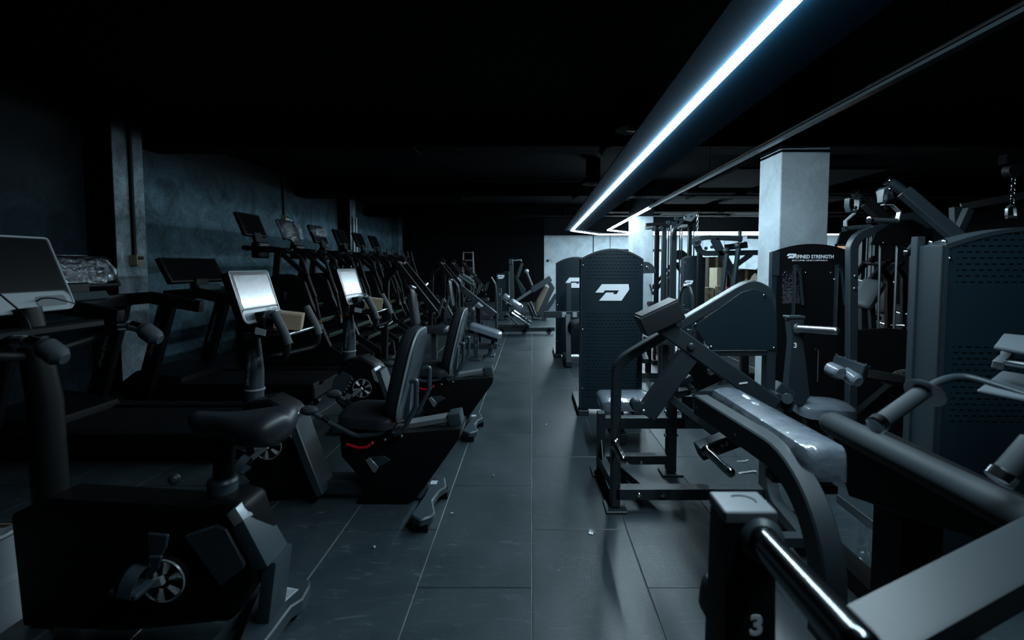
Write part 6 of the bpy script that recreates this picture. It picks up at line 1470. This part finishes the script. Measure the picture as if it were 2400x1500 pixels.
# filler machines the photo shows as dark frames
def plate_machine(x, y, label, s=1, group=None):
    t = thing('plate_loaded_machine', label, 'machine', (x, y, 0), group)
    MB().b2(x - 0.5, x + 0.5, y - 0.05, y + 0.05, 0.02, 0.10).build('base_rail', 'frame', t)
    MB().b2(x - 0.45 * s - 0.04, x - 0.45 * s + 0.04, y - 0.45, y + 0.45, 0.0, 0.07).build('cross_foot', 'frame', t)
    MB().rect([(x - 0.45 * s, y, 0.05), (x - 0.4 * s, y, 1.2), (x - 0.15 * s, y, 1.5)], 0.07, 0.08, side=(0, 1, 0), fil=0.15).build('mast', 'dark', t)
    MB().rect([(x - 0.2 * s, y - 0.2, 1.42), (x + 0.35 * s, y - 0.24, 0.72)], 0.06, 0.07, side=(0, 1, 0)).build('lever', 'dark', t)
    MB().rect([(x - 0.2 * s, y + 0.2, 1.42), (x + 0.35 * s, y + 0.24, 0.72)], 0.06, 0.07, side=(0, 1, 0)).build('lever', 'dark', t)
    MB().cyl((x - 0.2 * s, y - 0.25, 1.42), (x - 0.2 * s, y + 0.25, 1.42), 0.035).build('pivot_shaft', 'dark', t, bev=0)
    for sy in (-1, 1):
        MB().tube([(x + 0.05 * s, y + sy * 0.22, 1.08), (x + 0.05 * s, y + sy * 0.5, 1.12)], 0.025, seg=10).build('weight_horn', 'steel', t, bev=0)
        MB().tube([(x + 0.35 * s, y + sy * 0.24, 0.72), (x + 0.42 * s, y + sy * 0.24, 0.95)], 0.02, seg=10).build('handle_grip', 'rubber', t, bev=0)
        MB().tube([(x - 0.43 * s, y + sy * 0.04, 0.55), (x - 0.43 * s, y + sy * 0.32, 0.58)], 0.022, seg=10).build('storage_horn', 'chrome', t, bev=0)
        bolt(MB(), (x + 0.3 * s, y + sy * 0.28, 0.76), (0, sy, 0), 0.02, 0.012).build('bolt', 'chrome', t, bev=0)
    MB().pad((x + 0.05 * s, y, 0.46), (x + 0.45 * s, y, 0.48), 0.34, 0.07, r=0.05).build('seat', 'vinyl', t, bev=0)
    MB().pad((x - 0.03 * s, y, 0.55), (x - 0.10 * s, y, 1.1), 0.30, 0.07, r=0.05, up=(s, 0, 0.1)).build('back_pad', 'vinyl', t, bev=0)
    MB().rect([(x + 0.25 * s, y, 0.06), (x + 0.25 * s, y, 0.46)], 0.07, 0.07, side=(0, 1, 0)).build('seat_post', 'frame', t)
    return t
m0 = plate_machine(-1.6, 6.85, 'dark plate machine, first in the dim row between cross trainers and aisle, chrome horns')
dup(m0, (0.0, 3.1, 0), 'dark plate machine, second in the dim row between cross trainers and aisle')
dup(m0, (0.0, 4.5, 0), 'dark plate machine, third in the dim row between cross trainers and aisle')
dup(m0, (0.05, 5.9, 0), 'dark plate machine, farthest in the dim row left of the ladder')
m1 = plate_machine(4.6, 7.0, 'black plate machine seen behind the pulldown guide rods, nearest of those there', -1)
dup(m1, (1.4, 1.6, 0), 'black plate machine seen behind the pulldown machine, second from the front')
dup(m1, (1.9, 4.2, 0), 'black plate machine behind the pulldown machine, near the far wall')
dup(m1, (0.2, 3.6, 0), 'black plate machine behind the lettered tower, deep in the room')
dup(m1, (-1.5, 4.6, 0), 'black plate machine behind the row machine, before the far wall')
bnb = thing('flat_bench', 'grey inclined bench pad seen between the pulldown guide rods and its frame', 'bench', (4.0, 5.9, 0))
q0, q1 = at(2018, 722, 5.9), at(2055, 660, 5.9)
MB().pad(q0, q1, 0.26, 0.07, r=0.04, up=(-0.8, -0.4, 0.5)).build('pad', 'silverplate', bnb, bev=0)
MB().rect([q0 + V((0.05, 0.05, 0)), V((q0.x + 0.1, 5.95, 0.03))], 0.07, 0.07, side=(0, 1, 0)).build('post', 'frame', bnb)
MB().rect([q0.lerp(q1, 0.5) + V((0.06, 0.06, 0)), V((q1.x + 0.1, 6.0, 0.03))], 0.06, 0.06, side=(0, 1, 0)).build('rear_post', 'frame', bnb)
MB().rect([(q0.x - 0.05, 5.95, 0.04), (q1.x + 0.2, 6.0, 0.04)], 0.08, 0.07, side=(0, 1, 0)).build('base_rail', 'frame', bnb)
# cable frame with slim rods deep behind
cf = thing('cable_station', 'slim cable frame with chrome rods standing deep behind the pulldown machine', 'machine', (7.2, 10.0, 0))
for x in (6.6, 7.8):
    MB().rect([(x, 10, 0.02), (x, 10, 2.1)], 0.08, 0.08, side=(0, 1, 0)).build('upright', 'frame', cf)
    for dx in (0.1, 0.18): MB().tube([(x + dx, 10, 0.1), (x + dx, 10, 2.0)], 0.013, seg=8).build('guide_rod', 'chrome', cf, bev=0)
    for k in range(8): MB().b2(x + 0.04, x + 0.24, 9.93, 10.07, 0.1 + k * 0.05, 0.144 + k * 0.05).build('weight_plate', 'stack', cf)
MB().b2(6.5, 7.9, 9.95, 10.05, 2.06, 2.16).build('top_beam', 'frame', cf)
MB().b2(6.5, 7.9, 9.9, 10.1, 0.0, 0.05).build('base', 'frame', cf)
# warm doorway in the far wall
dr = struct(MB().b2(11.55, 12.25, YF - 0.03, YF - 0.01, 0, 2.1).build('door_1', 'warm', bev=0))
MB().b2(11.47, 11.55, YF - 0.05, YF, 0, 2.18).build('door_frame', 'dark', dr)
MB().b2(12.25, 12.33, YF - 0.05, YF, 0, 2.18).build('door_frame', 'dark', dr)
MB().b2(11.47, 12.33, YF - 0.05, YF, 2.1, 2.18).build('door_frame', 'dark', dr)

# ------------------------------------------------------------------ litter on the floor
def scrap(px_, py_, label, sx, sy, m, name='paper_scrap', seed=0, cat='scrap'):
    rnd = random.Random(seed); q = fl(px_, py_); mb = MB(); n = 5
    for i in range(n):
        for j in range(3):
            mb.v.append(q + V(((i / (n - 1) - .5) * sx + rnd.uniform(-.004, .004), (j / 2 - .5) * sy + rnd.uniform(-.005, .005) + (i - 2) * sx * 0.08, 0.003 + rnd.uniform(0, .012) * (1 if j == 1 else 0.4))))
    for i in range(n - 1):
        for j in range(2): mb.f.append([i * 3 + j, (i + 1) * 3 + j, (i + 1) * 3 + j + 1, i * 3 + j + 1])
    return tag(mb.build(name, m, bev=0), label, cat)
scrap(1387, 1247, 'small grey scrap on the aisle tiles left of the near machine foot', 0.03, 0.05, 'silver', seed=1)
scrap(1740, 1082, 'shorter pale paper strip on the floor under the horn with numeral 2', 0.09, 0.015, 'label', seed=2)
scrap(1752, 1108, 'longer pale paper strip on the floor under the horn with numeral 2', 0.13, 0.022, 'label', seed=3)
scrap(1281, 996, 'tiny white crumb on the aisle floor, centre of the walkway', 0.012, 0.014, 'label', 'crumb', 4, 'crumb')
scrap(1975, 1438, 'small white crumb on the floor under the big film-wrapped pad', 0.014, 0.01, 'label', 'crumb', 5, 'crumb')
scrap(1157, 1116, 'tiny grey crumb on the floor beside the recumbent bike foot', 0.012, 0.012, 'silver', 'crumb', 6, 'crumb')
scrap(1060, 1204, 'tiny white crumb at the tile joint near the recumbent foot bar', 0.010, 0.01, 'label', 'crumb', 7, 'crumb')
scrap(876, 1285, 'tiny white crumb on the dark tiles left of the aisle', 0.010, 0.01, 'label', 'crumb', 8, 'crumb')
rnd = random.Random(11); mb = MB(); nx, ny = 16, 22
c00, c10, c01, c11 = fl(1995, 1470), fl(2075, 1470), fl(2015, 1150), fl(2085, 1150)
for i in range(nx):
    for j in range(ny):
        u, v_ = i / (nx - 1), j / (ny - 1)
        p = (c00 * (1 - u) + c10 * u) * (1 - v_) + (c01 * (1 - u) + c11 * u) * v_
        mb.v.append(p + V((rnd.uniform(-.01, .01), rnd.uniform(-.01, .01), 0.004 + 0.02 * abs(math.sin(u * 7 + 2.5 * math.sin(v_ * 5))) * rnd.uniform(0.3, 1.0))))
for i in range(nx - 1):
    for j in range(ny - 1): mb.f.append([i * ny + j, (i + 1) * ny + j, (i + 1) * ny + j + 1, i * ny + j + 1])
tag(mb.build('plastic_sheet', 'thinfilm', bev=0), 'wrinkled clear plastic sheet lying on the floor beside the near black post', 'plastic sheet')
